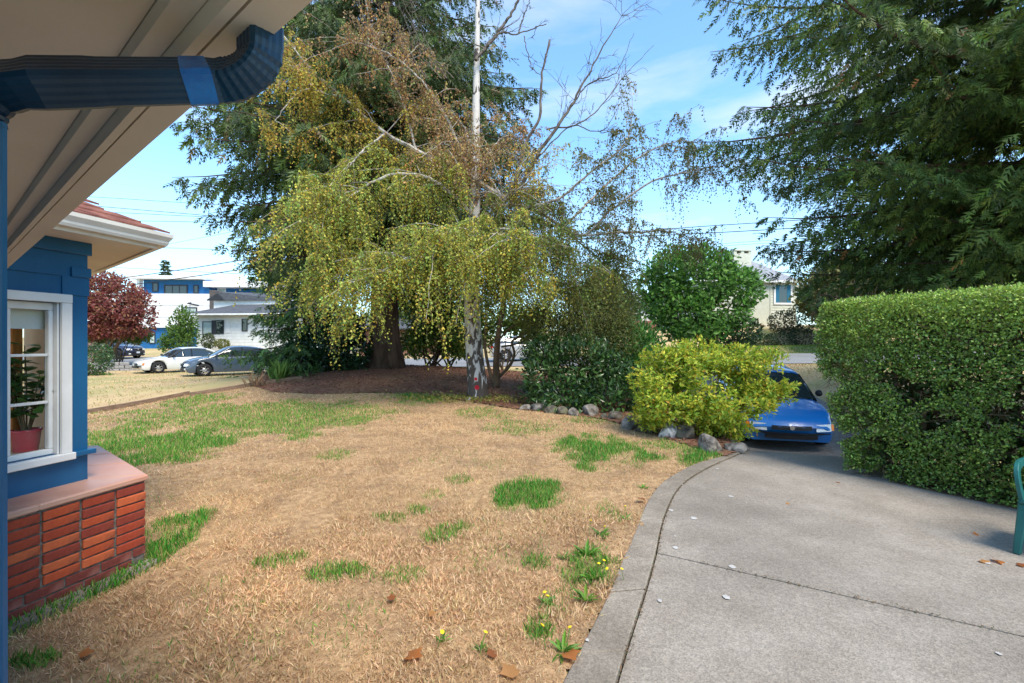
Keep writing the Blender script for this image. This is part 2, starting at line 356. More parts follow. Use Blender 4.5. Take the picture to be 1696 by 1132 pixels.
def birch_bark():
    m, t, o = _new('birch_bark'); L = t.links.new
    b = t.nodes.new('ShaderNodeBsdfPrincipled'); b.inputs['Roughness'].default_value = .8; L(b.outputs[0], o.inputs[0])
    tc = t.nodes.new('ShaderNodeTexCoord'); mp = t.nodes.new('ShaderNodeMapping'); mp.inputs['Scale'].default_value = (1, 1, .42); L(tc.outputs['Object'], mp.inputs[0])
    n = t.nodes.new('ShaderNodeTexNoise'); n.inputs['Scale'].default_value = 8.5; n.inputs['Detail'].default_value = 5; n.inputs['Distortion'].default_value = .8; L(mp.outputs[0], n.inputs['Vector'])
    # dark furrowed plates low on the trunk, white bark above (age of the bark, by height on the tree)
    sp = t.nodes.new('ShaderNodeSeparateXYZ'); L(tc.outputs['Object'], sp.inputs[0])
    mr = t.nodes.new('ShaderNodeMapRange'); mr.inputs['From Min'].default_value = .2; mr.inputs['From Max'].default_value = 2.6; mr.inputs['To Min'].default_value = .12; mr.inputs['To Max'].default_value = -.045; L(sp.outputs['Z'], mr.inputs[0])
    ad = t.nodes.new('ShaderNodeMath'); L(n.outputs['Fac'], ad.inputs[0]); L(mr.outputs[0], ad.inputs[1])
    r = t.nodes.new('ShaderNodeValToRGB'); r.color_ramp.elements[0].position = .5; r.color_ramp.elements[1].position = .55
    r.color_ramp.elements[0].color = (.52, .48, .44, 1); r.color_ramp.elements[1].color = (.075, .055, .042, 1); L(ad.outputs[0], r.inputs[0])
    L(r.outputs[0], b.inputs['Base Color'])
    bp = t.nodes.new('ShaderNodeBump'); bp.inputs['Distance'].default_value = .02; bp.invert = True; L(ad.outputs[0], bp.inputs['Height']); L(bp.outputs[0], b.inputs['Normal'])
birch_bark()
pmat('birch_limb', (.5, .46, .41), (.22, .18, .15), 9, .85, .004, 30)
pmat('rock_grey', (.07, .06, .05), (.23, .205, .175), 9, .92, .035, 16, c3=(.36, .325, .28), s3=6, a3=.7)
pmat('rock_dark', (.05, .043, .034), (.15, .13, .105), 8, .95, .02, 14, c3=(.12, .13, .06), s3=4, a3=.7)
pmat('rock_white', (.16, .14, .12), (.62, .60, .57), 9, .85, .05, 10, lo=.38, hi=.52)

# ================================================================== ground, lawn, bed, roads
def axis(lims):
    o = []
    for a, b, st in lims: o += list(np.arange(a, b, st))
    return np.array(o + [lims[-1][1]])
gx = axis([(-160, -40, 8), (-40, -12, 1), (-12, 14, .25), (14, 40, 1), (40, 160, 8)]); gy = axis([(-12, 0, 1), (0, 24, .25), (24, 44, .5), (44, 60, 2), (60, 300, 12)])
KO = [(-1.25, -1.), (-.8, 0.), (-.33, 1.)] + [tuple(gp(*p)[:2]) for p in [(935, 1132), (972, 1060), (1010, 985), (1032, 930), (1050, 890), (1065, 850), (1080, 822), (1100, 800), (1135, 779), (1170, 765), (1205, 756)]]
KI = [(-.95, -1.), (-.48, 0.), (-.04, 1.)] + [tuple(gp(*p)[:2]) for p in [(1020, 1132), (1045, 1050), (1068, 980), (1085, 920), (1093, 880), (1102, 850), (1119, 815), (1140, 795), (1166, 779), (1200, 763), (1240, 746)]]
KO = smooth_path(KO, 70)[:, :2]; KI = smooth_path(KI, 70)[:, :2]
PATIO = np.vstack([KO, [(3.6, 7.05), (4.75, 6.5), (4.45, 5.5), (5.1, 4.5), (6.6, 2.1), (8.1, -1)]])
GX, GY = np.meshgrid(gx, gy, indexing='ij'); GZ = T(GX, GY); GZ = np.where(inpoly(GX, GY, PATIO), np.minimum(GZ, 0) - .1, GZ)
tag(MB().grid(np.stack([GX, GY, GZ], -1)).build('ground', 'dry_field', smooth=True), kind='structure')
ROCKLINE = [(1205, 756), (1150, 741), (1090, 722), (1040, 707), (1000, 697), (960, 691), (900, 686), (860, 683)]
BEDFRONT = [(820, 674), (760, 664), (690, 654), (600, 652), (520, 654), (450, 650), (420, 640)]
RL = [gp(*p, z=.02)[:2] for p in ROCKLINE]; BF = [gt(*p)[:2] for p in BEDFRONT]
LAWN = np.vstack([KO + [(.03, 0)], RL, BF, [gt(300, 657)[:2], gt(147, 684)[:2], (-9.9, 5), (-9.5, 1), (-3.3, .5), (-2, -1)]])
BED = np.vstack([RL, BF, [(-9.2, 18.5), (-7, 20.0), (0, 20.6), (4.5, 19.0), (6.2, 18.0), (4.6, 12), (3.85, 9), (3.6, 7.1)]])
def sheet(name, poly, res, dz, mat, wob=.0):
    p = np.asarray(poly); xs = np.arange(p[:, 0].min() - res, p[:, 0].max() + res, res); ys = np.arange(p[:, 1].min() - res, p[:, 1].max() + res, res)
    X, Y = np.meshgrid(xs, ys, indexing='ij'); Z = T(X, Y) + dz + wob * (fbm(X * 2.2, Y * 2.2) - .5)
    n, m = X.shape; i, j = np.meshgrid(np.arange(n - 1), np.arange(m - 1), indexing='ij')
    k = inpoly(X[:-1, :-1] + res / 2, Y[:-1, :-1] + res / 2, p)
    Fq = np.stack([i * m + j, (i + 1) * m + j, (i + 1) * m + j + 1, i * m + j + 1], -1)[k]
    u, inv = np.unique(Fq, return_inverse=True)
    return mesh_np(name, np.stack([X, Y, Z], -1).reshape(-1, 3)[u], inv.reshape(Fq.shape), mat, smooth=True)
tag(sheet('lawn', LAWN, .08, .012, 'lawn_thatch', .03), kind='structure')
tag(sheet('planting_bed', BED, .1, .03, 'mulch', .05), kind='structure')
xs = np.arange(-90, 91, 1.0); vv = np.linspace(0, 1, 9)
X, V_ = np.meshgrid(xs, vv, indexing='ij'); Y = Yn(X) + V_ * SW
tag(MB().grid(np.stack([X, Y, T(X, Y) + .035], -1)).build('street', 'asphalt', smooth=True), kind='structure')
yy = np.arange(6.85, 21.6, .2); Y, V_ = np.meshgrid(yy, np.linspace(0, 1, 15), indexing='ij'); X = Xl(Y) + .15 + V_ * (DW - .15)
tag(MB().grid(np.stack([X, Y, T(X, Y) + .03], -1)[:, ::-1]).build('driveway', 'drive_gravel', smooth=True), kind='structure')
# patio in two slabs with an open joint, kerb in cast lengths
pat = thing('patio', None, None, (2.5, 3, 0)); tag(pat, kind='structure')
J0, J2 = np.array([1.088, 3.566]), np.array([7.72, -.42]); jd = (J2 - J0) / np.linalg.norm(J2 - J0); jn = np.array([-jd[1], jd[0]])
side = (KI - J0) @ jn
KI_in = KI + np.c_[np.full(len(KI), .012), np.zeros(len(KI))]
far = np.vstack([[J2 + jn * .003, (6.6, 2.1), (5.1, 4.5), (4.45, 5.5), (4.75, 6.5)], KI_in[side > .005][::-1], [J0 + jn * .003 + [.012, 0]]])
near = np.vstack([[(8.1, -1), J2 - jn * .003, J0 - jn * .003 + [.012, 0]], KI_in[side < -.005][::-1]])
def jag(poly, a=.004):
    """joint edges chipped a little"""
    return poly
MB().prism(far, -.8, 0).build('slab', 'patio_concrete', pat); MB().prism(near, -.13, -.003).build('slab', 'patio_concrete', pat)
kerb = thing('kerb', None, None, (1, 3, 0)); tag(kerb, kind='structure')
cuts = [0, 9, 17, 25, 32, 38, 44, 49, 54, 59, 64, len(KO) - 1]
def KIat(u): return np.array([np.interp(u, np.linspace(0, 1, len(KI)), KI[:, k]) for k in (0, 1)]).T
uo = np.linspace(0, 1, len(KO))
for a, b in zip(cuts[:-1], cuts[1:]):
    ua = np.linspace(uo[a] + .0012, uo[b] - .0012, 8)
    po = np.array([np.interp(ua, uo, KO[:, k]) for k in (0, 1)]).T; pi_ = KIat(ua)
    MB().prism(np.vstack([pi_, po[::-1]])[::-1][::-1], -.1, .018 + .006 * rng.random()).build('kerb_stone', 'kerb_concrete', kerb, bevel=.006)
for (x, y, r_) in [(1149, 859, 11), (1111, 846, 8), (1119, 908, 10), (1213, 940, 11), (1203, 990, 13), (1093, 996, 9), (1211, 823, 8), (1128, 803, 7), (1097, 809, 6), (973, 1069, 7), (1188, 777, 5), (1236, 833, 3), (1632, 932, 14), (1655, 1084, 8), (1118, 889, 4)]:
    c = gp(x, y); rad = .46 * r_ / F * c[1]; a = np.linspace(0, 2 * np.pi, 14, endpoint=False); rr = rad * (1 + .25 * rng.normal(size=14) * .5)
    zz = .0045 if x > 1085 else .0285
    MB().add(np.vstack([np.c_[c[0] + rr * np.cos(a), c[1] + 1.25 * rr * np.sin(a), np.full(14, zz)]]), np.arange(14)[None]).build('paint_spot', 'white_spot', pat if x > 1085 else kerb)

# ================================================================== our house: near eave, downspout, wing
A2 = np.array([-math.sin(R(51.3)), math.cos(R(51.3))]); nin = np.array([-A2[1], A2[0]])   # eave direction and the way in
B2 = np.array([math.sin(R(14)), math.cos(R(14))]); nB = np.array([B2[1], -B2[0]])         # wing wall direction and its outward side
house = thing('blue_house', 'blue painted house with beige eaves, white window and red brick plinth in left foreground', 'house', (-3.2, 2.6, 0))
ZE = H + .42
E0 = np.array([(519 - CX) / F, 1.0]) * (ZE - H) * F / CY
def ext(poly, o2, u2, w2, w0, w1):
    """(offset along u2, z) polygon extruded along w2"""
    p = np.asarray(poly, float); n = len(p); a = np.asarray(o2)
    f = lambda w_: np.c_[a + p[:, :1] * u2 + w_ * w2, p[:, 1]]
    return np.vstack([f(w0), f(w1)]), [np.array([[i, (i + 1) % n, n + (i + 1) % n, n + i] for i in range(n)]), np.arange(n)[None], np.arange(n, 2 * n)[::-1][None]]
def off(xp):      # inward offset of an eave line that meets the top of the photo at xp
    return float(((np.array([(xp - CX) / F, 1.0]) * (ZE - H) * F / CY) - E0) @ nin)
o1, o2_, o3, o4, o5, o6 = [off(v) for v in (419, 409, 380, 349, 306, 291)]
TE = 3.42
def eave(name, poly, mat, t1=TE): MB().add(*ext(poly, E0, nin, A2, -3.2, t1)).build(name, mat, house)
eave('fascia_board', [(0, ZE), (o1, ZE), (o1, ZE + .16), (-.012, ZE + .16)], 'beige_paint')
eave('eave_gap', [(o1 - .001, ZE + .02), (o2_ + .001, ZE + .02), (o2_ + .001, ZE + .1), (o1 - .001, ZE + .1)], 'dark_gap')
eave('eave_moulding', [(o2_, ZE - .002), (o3, ZE - .002), (o3 + .006, ZE + .018), (o3 + .004, ZE + .15), (o2_, ZE + .15)], 'beige_paint')
eave('eave_moulding', [(o3 + .007, ZE + .019), (o5, ZE + .022), (o5 + .006, ZE + .034), (o5, ZE + .14), (o3 + .007, ZE + .14)], 'beige_paint')
eave('soffit', [(o5 + .007, ZE + .036), (.46, ZE + .036), (.46, ZE + .13), (o5 + .007, ZE + .13)], 'beige_paint')
eave('roof', [(-.03, ZE + .165), (.5, ZE + .165), (.62, ZE + .3), (.62, ZE + .34), (-.05, ZE + .2)], 'red_shingle')
# main wall, outside the frame on the left
MB().add(*ext([(.42, -.3), (.58, -.3), (.58, ZE + .03), (.42, ZE + .03)], E0, nin, A2, -.2, 3.6)).build('wall', 'blue_paint', house)
# downspout: drop from the eave, elbow, run along to the wall, elbow down
q = lambda x, y, Y: px(x, y, Y)
pts = [q(431, 48, .655), q(431, 80, .655)] + [q(431 - 66 * (1 - math.cos(a)), 84 + 50 * math.sin(a), .655) for a in np.linspace(.12, math.pi / 2, 17)]
pts += [q(x, lerp(134, 138, (365 - x) / 303), lerp(.655, .565, (373 - x) / 313)) for x in np.linspace(350, 62, 14)]
pts += [q(45 - 82 * math.sin(a), 140 + 66 * (1 - math.cos(a)), .56) for a in np.linspace(.12, math.pi / 2, 8)]
pts = np.array(pts)
def rrect(a, b, n=9, fl=.0007):
    """fluted rectangular pipe section"""
    o = []
    for (x0, y0, x1, y1) in ((-a, -b, a, -b), (a, -b, a, b), (a, b, -a, b), (-a, b, -a, -b)):
        nx, ny = np.sign(y1 - y0), -np.sign(x1 - x0)
        for k in range(n):
            t = (k + .5) / n * .9 + .05; q = -fl * (k % 2)
            o.append((lerp(x0, x1, t) + nx * q, lerp(y0, y1, t) + ny * q))
    return np.array(o)
sc2 = np.ones(len(pts)); sc2[2:19:2] = .955; sc2[-8::2] = .95; sc2[28:33] = 1.035
MB().sweep(pts, rrect(.0225, .027), sc2, up=(A2[0], A2[1], 0)).build('downspout', 'shaded_blue_metal', house)
tw = MB().sweep(pts, rrect(.0225, .027, 9, .0), sc2 * 1.05, up=(A2[0], A2[1], 0), cap=False); i0 = 19; tv = tw.V[0].reshape(len(pts), 36, 3)[i0:i0 + 3]
MB().grid(np.concatenate([tv, tv[:, :1]], 1)).build('tape_wrap', 'blue_tape', house)
vb = pts[-1]; vx = vb[0]; 
vp = np.array([vb + [0, 0, .002], vb - [-.0, 0, .3], [vb[0] + .003, vb[1], .05]])
MB().sweep(vp, rrect(.0225, .027), up=(A2[0], A2[1], 0)).build('downspout', 'blue_paint', house)

# the wing
ZC = 1.6 - 214 / F * 3.63
Wc = gp(145, 793.5, ZC)[:2]
def W(s, d, z): return np.array([*(Wc + B2 * s + nB * d), z])
def wpx(x, y, d=0.0):
    """photo pixel on the wing wall (pushed out by d) -> (s, z)"""
    r = np.array([(x - CX) / F, 1.0]); o = Wc + nB * d
    Y = (o @ nB) / (r @ nB); q = r * Y - o; return float(q @ B2), H + (CY - y) / F * Y
AX = np.array([[*B2, 0], [*nB, 0], [0, 0, 1]])
def wbox(name, s0, s1, d0, d1, z0, z1, mat, parent=house, bevel=0.0):
    return MB().box(W((s0 + s1) / 2, (d0 + d1) / 2, (z0 + z1) / 2), (s1 - s0, d1 - d0, z1 - z0), ax=AX).build(name, mat, parent, bevel=bevel)
ZS = H + (CY - 404) / F * Wc[1]                     # soffit height of the wing
SL = -2.2                                             # wing wall runs on behind the frame edge
s_r, z_t = wpx(115.5, 489); _, z_b = wpx(115.5, 760); s_i, _ = wpx(98, 520); zi_t = wpx(98, 502)[1]; zi_b = wpx(98, 752)[1]
s_g, zg_t = wpx(78, 514, -.05); zg_b = wpx(78, 744, -.05)[1]; s_m0 = wpx(15, 600, -.05)[0]; s_m1 = wpx(7, 600, -.05)[0]
s_L = s_m1 - 2 * (s_g - s_m0) - (s_m0 - s_m1) * 1.5
# wall around the window opening
TH = .14
wbox('wall', s_i, 0, -TH, 0, ZC - .05, ZS, 'blue_paint'); wbox('wall', SL, s_L, -TH, 0, ZC - .05, ZS, 'blue_paint')
wbox('wall', s_L, s_i, -TH, 0, zi_t, ZS, 'blue_paint'); wbox('wall', s_L, s_i, -TH, 0, ZC - .05, zi_b, 'blue_paint')
# frieze boards and panel strips
wbox('frieze_board', SL, .012, .0, .03, wpx(147, 425)[1], ZS, 'blue_paint', bevel=.004)
za, zb = wpx(147, 462)[1], wpx(147, 446)[1]
wbox('frieze_board', wpx(116, 450)[0], .012, .0, .022, za, zb, 'blue_paint', bevel=.003)
wbox('wall_board', wpx(101, 470)[0], .004, .0, .012, z_t + .001, za - .002, 'blue_paint')
wbox('wall_board', SL, wpx(100, 455)[0] - .004, .0, .012, wpx(60, 452)[1], wpx(60, 452)[1] + .1, 'blue_paint')
# window
win = link(bpy.data.objects.new('window', None), house); win.location = (0, 0, 0)
wbox('casing', s_i, s_r, .002, .028, zi_b, zi_t, 'white_paint', win, .003); wbox('casing', s_L, s_r, .003, .031, zi_t + .001, z_t, 'white_paint', win, .003)
wbox('sill', s_L - .06, s_r + .01, -.02, .05, z_b, zi_b - .001, 'white_paint', win, .004)
wbox('sill_end', s_r + .011, .03, -.01, .045, lerp(z_b, zi_b, .25), zi_b - .004, 'blue_paint', house, .003)
wbox('jamb', s_i - .012, s_i - .001, -.10, .0, zi_b + .001, zi_t - .001, 'white_paint', win)
for z0, z1 in ((zg_t, zi_t - .002), (zi_b + .002, zg_b)): wbox('sash_rail', s_L, s_i - .013, -.075, -.035, z0, z1, 'white_paint', win, .003)
wbox('sash_stile', s_g, s_i - .0135, -.0745, -.0345, zg_b + .001, zg_t - .001, 'white_paint', win, .003)
wbox('sash_stile', s_m1, s_m0, -.0745, -.0345, zg_b + .001, zg_t - .001, 'white_paint', win, .003)
for y in (588.5, 668): z = wpx(60, y, -.05)[1]; wbox('muntin', s_m0 + .001, s_g - .001, -.068, -.040, z - .009, z + .009, 'white_paint', win, .002)
zs_ = [zg_b] + [wpx(60, y, -.05)[1] for y in (668, 588.5)] + [zg_t]
for a, b in zip(zs_[:-1], zs_[1:]): wbox('pane', s_m0, s_g, -.056, -.052, a, b, 'window_glass', win)
wbox('pane', s_L, s_m1, -.056, -.052, zg_b, zg_t, 'window_glass', win)
wbox('roller_blind', s_L, s_g + .03, -.125, -.12, wpx(40, 545, -.12)[1], zi_t, 'blind', win)
wbox('inner_casing', s_g - .045, s_g + .01, -.36, -.30, .3, wpx(60, 520)[1] + .3, 'wood_trim', win)
wbox('inner_sill', s_L, s_i, -.36, -.0745 - .002, zg_b - .06, zg_b - .035, 'wood_trim', win)
nA_in = np.array([A2[1], -A2[0]])
# the room behind: back wall, floor, ceiling; its far end is left open so daylight reaches the inside
wbox('room_wall', SL, .0, -1.7, -1.62, .3, ZS, 'room_tan'); wbox('room_floor', SL, -.02, -1.61, -TH - .002, .28, .32, 'wood_trim'); wbox('room_ceiling', SL, -.02, -1.61, -TH - .002, ZS - .02, ZS, 'blind')
MB().add(*ext([(-.16, .25), (-.06, .25), (-.06, ZS), (-.16, ZS)], Wc, nA_in, A2, .12, 1.75)).build('room_wall', 'room_tan', house)
# soffit, fascia and gutter of the wing (hip corner)
OH = .36
nA = np.array([A2[1], -A2[0]]) * 1.0                     # outward on the wing's hidden side
def hipc(d):                                          # wing outline corner pushed out by d on both sides
    M = np.array([nB, nA]); return Wc + np.linalg.solve(M, np.array([d, d]))
def ring(name, d0, d1, z0, z1, mat, lb=2.4, la=2.6, bevel=0):
    for (dr, ln) in ((-B2, lb), (A2, la)):
        p = [hipc(d0), hipc(d1), hipc(d1) + dr * ln, hipc(d0) + dr * ln]
        MB().prism(p if dr is A2 else p[::-1], z0, z1).build(name, mat, house)
ring('soffit', -.1, OH - .02, ZS, ZS + .02, 'beige_paint'); ring('fascia_board', OH - .02, OH, ZS - .012, ZS + .11, 'gutter_white')
for (dr, ln, n_) in ((-B2, 2.4, nB), (A2, 2.6, nA)):
    c0 = hipc(OH + .001); g = MB()
    def gut(d, w_): return hipc(OH + .001 + d) + dr * w_
    prof = [(0, ZS + .012), (.05, ZS + .012), (.06, ZS + .03), (.062, ZS + .045), (.085, ZS + .075), (.088, ZS + .1), (.080, ZS + .1), (.076, ZS + .078), (.0, ZS + .02)]
    V = np.array([[*gut(d, w_), z] for w_ in (0, ln) for d, z in prof]); n = len(prof)
    g.add(V, [np.array([[i, (i + 1) % n, n + (i + 1) % n, n + i] for i in range(n)]), np.arange(n)[None], np.arange(n, 2 * n)[None]]); g.build('gutter', 'gutter_white', house)
rf = link(bpy.data.objects.new('roof', None), house)
PT = .50
m = MB(); top = hipc(OH + .07 - 1.6)
for (dr, ln) in ((-B2, 2.4), (A2, 2.6)):
    for k in range(14):
        da, db = OH + .075 - k * .115, OH + .075 - (k + 1) * .115
        za_, zb_ = ZS + .105 + k * .115 * PT, ZS + .105 + (k + 1) * .115 * PT
        ca, cb = hipc(da), hipc(db); L_ = ln; x = rng.random() * .2
        while x < ln - .05:
            w_ = min(.26, ln - x) - .006; lift = .008 + .006 * rng.random()
            f0, f1 = max(0, x), x + w_
            P4 = [np.array([*(ca + dr * f0), za_ + lift]), np.array([*(ca + dr * f1), za_ + lift]), np.array([*(cb + dr * f1), zb_ + .002]), np.array([*(cb + dr * f0), zb_ + .002])]
            m.add(np.array(P4 + [p - [0, 0, .012] for p in P4]), np.array([[0, 1, 2, 3], [0, 4, 5, 1], [1, 5, 6, 2], [3, 7, 4, 0]])); x += .265
m.build('shingles', 'red_shingle', rf)['kind'] = 'stuff'
# plinth of bricks with a tile cap
pl = link(bpy.data.objects.new('plinth', None), house)
PO = .30
def prect(d): return hipc(d)
BR = .0665; zt = ZC - .045
for (dr, ln) in ((-B2, 2.0), (A2, 1.6)):
    p = [hipc(-.02), hipc(PO - .012), hipc(PO - .012) + dr * ln, hipc(-.02) + dr * ln]
    MB().prism(p if dr is A2 else p[::-1], -.25, zt).build('mortar_core', 'mortar', pl)
    p = [hipc(-.02), hipc(PO + .012), hipc(PO + .012) + dr * ln, hipc(-.02) + dr * ln]
    for q in range(3):
        a_, b_ = q * ln / 3 + .0, (q + 1) * ln / 3 - .003
        pp = [hipc(-.02) + dr * a_, hipc(PO + .012) + dr * a_, hipc(PO + .012) + dr * b_, hipc(-.02) + dr * b_]
        MB().prism(pp if dr is A2 else pp[::-1], zt + .001, ZC).build('cap_slab', 'cap_tile', pl, bevel=.01)
def brickmesh(name, l, h, mat):
    o = MB().box((0, 0, 0), (l, .05, h)).build(name, mat, bevel=.004); me = o.data; bpy.data.objects.remove(o); return me
BM = [brickmesh('brick', .2, .055, 'brick%d' % i) for i in range(4)]; BO = [brickmesh('brick', .2, .058, 'brick_old'), brickmesh('brick', .09, .058, 'brick_old')]
def brick(me, c2, z, ang, push):
    o = bpy.data.objects.new('brick', me); o.location = (*c2, z); o.rotation_euler = (rng.normal() * .006, rng.normal() * .008, ang + rng.normal() * .006)
    link(o, pl)
for (dr, ln, n_) in ((-B2, 2.0, nB), (A2, 1.5, nA)):
    ang = math.atan2(dr[1], dr[0]); o_ = hipc(PO) - n_ * .0245
    for r_ in range(7):
        for c in range(int(ln / .217)):
            if dr is A2 and c == 0: continue
            z = zt - .008 - (r_ + .5) * BR
            brick(BM[int(rng.choice(4, p=[.36, .3, .18, .16]))], o_ + dr * (.105 + c * .217 + rng.normal() * .002) + n_ * rng.normal() * .002, z, ang, n_)
    for r_ in range(5):
        x = [.0, -.11, -.04, -.15, -.07][r_]
        while x < ln - .2:
            z = zt - .008 - 7 * BR - .004 - (r_ + .5) * .068; l = .2 if rng.random() < .8 else .09
            if x >= -.001: brick(BO[0 if l > .1 else 1], o_ + dr * (x + l / 2) - n_ * (.004 + .003 * rng.random()), z, ang, n_)
            x += l + .012
MB().box([*(hipc(PO + .05) - B2 * .55), float(T(-2.9, 3.1)) + .0], (1.1, .1, .09), ax=AX).build('footing', 'kerb_concrete', pl)
# plant on the inner sill
pb = W(wpx(42, 748, -.24)[0], -.235, zg_b - .033)
pp = thing('potted_plant', 'leafy green houseplant in a crimson bucket behind the blue house window', 'plant', pb)
MB().lathe([(.0, .012), (.062, .012), (.064, .02), (.078, .14), (.083, .15), (.083, .162), (.072, .162), (.07, .14)], pb).build('pot', 'pot_red', pp, smooth=True)
MB().lathe([(.0, .0), (.085, .0), (.092, .012), (.086, .011), (0, .008)], pb).build('saucer', 'saucer', pp, smooth=True)
leafme = None
stems = MB(); lp = []
for k in range(9):
    a = rng.uniform(0, 6.28); hh = rng.uniform(.25, .55) if k else .62
    tip = pb + [.11 * math.cos(a), .09 * math.sin(a), .15 + hh]; 
    if k == 0: tip = pb + [.0, -.01, .74]
    path = smooth_path([pb + [.01 * math.cos(a), .01 * math.sin(a), .12], (pb + tip) / 2 + [.02 * math.cos(a), .02 * math.sin(a), .12], tip], 8)
    stems.tube(path, np.linspace(.006, .003, len(path)), 5)
    for j in range(2, len(path)):
        for q in range(2): lp.append((path[j], a + rng.uniform(0, 6.28), rng.uniform(-.2, .6)))
stems.build('stem', 'bark_brown', pp)
V, Fc, k = scat(LEAF6, np.zeros((1, 3)), np.array([[1., 0, 0]]), np.array([[0, 0, 1.]]), .11, .072)
for cidx, c in enumerate([(.05, .14, .035), (.09, .21, .05), (.03, .10, .03)]):
    o = mesh_np('leaf', V, Fc, 'leaf_gloss', None, np.tile(c, (len(V), 1)), True); me = o.data; bpy.data.objects.remove(o)
    for (q, a, t_) in lp[cidx::3]:
        l = bpy.data.objects.new('leaf', me); l.location = q; l.rotation_euler = (rng.normal() * .3, -t_, a); l.scale = (rng.uniform(.75, 1.2),) * 3; link(l, pp)

# ================================================================== trees
def frame_side(d):
    s = np.cross(d, [0, 0, 1.0]); return unit(s)
def conifer(name, label, base, height, r0, z0, lenf, pal, twig, nwh, step, seed, droop=.25, dens=1.0, tmpl=TWIG2, lean=(0, 0), hang=.45, azbias=None, zdet=99, wid=.11, spc=.2, uplift=.12, wts=None, group=None, cat='tree', thin=None):
    global rng
    keep = rng; rng = np.random.default_rng(seed)
    t = thing(name, label, cat, base, group=group); base = np.asarray(base, float)
    tr = MB(); zz = np.linspace(-.2, height, 22); flare = 1 + .55 * np.exp(-np.maximum(zz, 0) / .5)
    tr.tube(np.c_[base[0] + lean[0] * zz / height, base[1] + lean[1] * zz / height, base[2] + zz], r0 * (1 - zz / height * .93) * flare, 14).build('trunk', 'bark_dark', t, smooth=True)
    br = MB(); P, D, Ln, C, TIP = [], [], [], [], []
    z = z0
    while z < height - .3:
        k = nwh if z < zdet else max(3, nwh // 2)
        a0 = rng.uniform(0, 6.28)
        for i in range(k):
            az = a0 + 6.283 * i / k + rng.normal() * .25
            if azbias is not None: az = azbias(az)
            Lb = lenf(z) * rng.uniform(.72, 1.1); zb = z + rng.normal() * .2
            u = np.linspace(0, 1, 9); h2 = np.array([math.cos(az), math.sin(az), 0])
            rise = uplift * (1 if zb > height * .5 else .6)
            c = base + [lean[0] * zb / height, lean[1] * zb / height, zb]
            bend = rng.normal() * .12 * Lb; sd_ = np.array([-h2[1], h2[0], 0])
            path = c + u[:, None] * Lb * h2 + (bend * u ** 2)[:, None] * sd_
            path[:, 2] += Lb * (rise * u - droop * u ** 1.6 * rng.uniform(.7, 1.3) + .12 * u ** 4)
            br.tube(path, np.linspace(max(.018, .012 * Lb + .006), .006, 9), 5)
            away = 2.5 if (thin is not None and h2 @ thin > .25) else 1.0
            # side branchlets lie in a flat, hanging spray
            sp = spc * (1 if z < zdet else 1.8 if z < zdet + 2 else 3.6) * away; ns = max(3, int(Lb * .85 / sp)); s_ = np.linspace(.14, .99, ns) + rng.normal(size=ns) * .012
            for sgn in (-1, 1):
                pt = np.stack([np.interp(s_, u, path[:, q]) for q in range(3)], 1)
                tg = unit(np.stack([np.interp(s_, u, np.gradient(path[:, q])) for q in range(3)], 1))
                side = unit(np.cross(tg, [0, 0, 1.0])) * sgn
                lb = np.clip(.42 * Lb * (1 - s_) ** .8 + .22, .2, 1.5) * rng.uniform(.6, 1.15, ns)
                dr = unit(tg * .62 + side * rng.uniform(.5, .95, (ns, 1)) + [0, 0, -.12])
                m = np.maximum(2, (lb / (twig * .5 / dens)).astype(int))
                idx = np.repeat(np.arange(ns), m); q = np.concatenate([(np.arange(v) + rng.random(v)) / v for v in m])
                pos = pt[idx] + dr[idx] * (q * lb[idx])[:, None]; pos[:, 2] -= hang * .5 * (q ** 1.7) * lb[idx]
                n = len(idx)
                for rep in range(2):
                    dd_ = unit(dr[idx] * .8 + np.cross(dr[idx], [0, 0, 1.0]) * rng.uniform(-.9, .9, (n, 1)) + rng.normal(size=(n, 3)) * .22 + np.array([0, 0, -1.]) * (hang * rng.uniform(.3, 1.5, (n, 1))))
                    P.append(pos + rng.normal(size=(n, 3)) * .02); D.append(dd_); Ln.append(twig * rng.uniform(.6, 1.3, n)); TIP.append(q)
        z += step * (1 if z < zdet else 1.7) * rng.uniform(.8, 1.2)
    P, D, Ln, q = np.vstack(P), np.vstack(D), np.concatenate(Ln), np.concatenate(TIP); n = len(P)
    col = palette(pal, n, .16, wts); fresh = sst(.75, 1, q)[:, None]; col = col * (1 + .35 * fresh)       # paler young growth at the branchlet tips
    br.build('branches', 'bark_dark', t)['kind'] = 'stuff'
    foliage('foliage', tmpl, P, D, rndu(n), Ln, Ln * wid * rng.uniform(.8, 1.5, n), col, 'needle', t, wz=1)
    rng = keep; return t, n
GR = [(.055, .09, .020), (.075, .12, .025), (.040, .068, .018), (.10, .15, .032)]
count = {}
fb = onT(*px(637, 600, 17.0)[:2])
_, count['fir'] = conifer('fir_tree', 'huge dark fir with thick trunk standing on the bark mound behind the birch', fb, 25, .52, 4.3,
    lambda z: 6.1 * (1 - max(0, z - 8) / 21) * (.75 + .25 * min(1, z / 7)), GR + [(.15, .10, .045)], .30, 9, .46, 5, droop=.40, dens=1.1, zdet=13.4, hang=1.15, wid=.52, tmpl=SPRAY3, spc=.26, wts=[3, 3, 3, 2, .7], thin=np.array([0, 1., 0]))
sb = onT(11.6, 9.8)
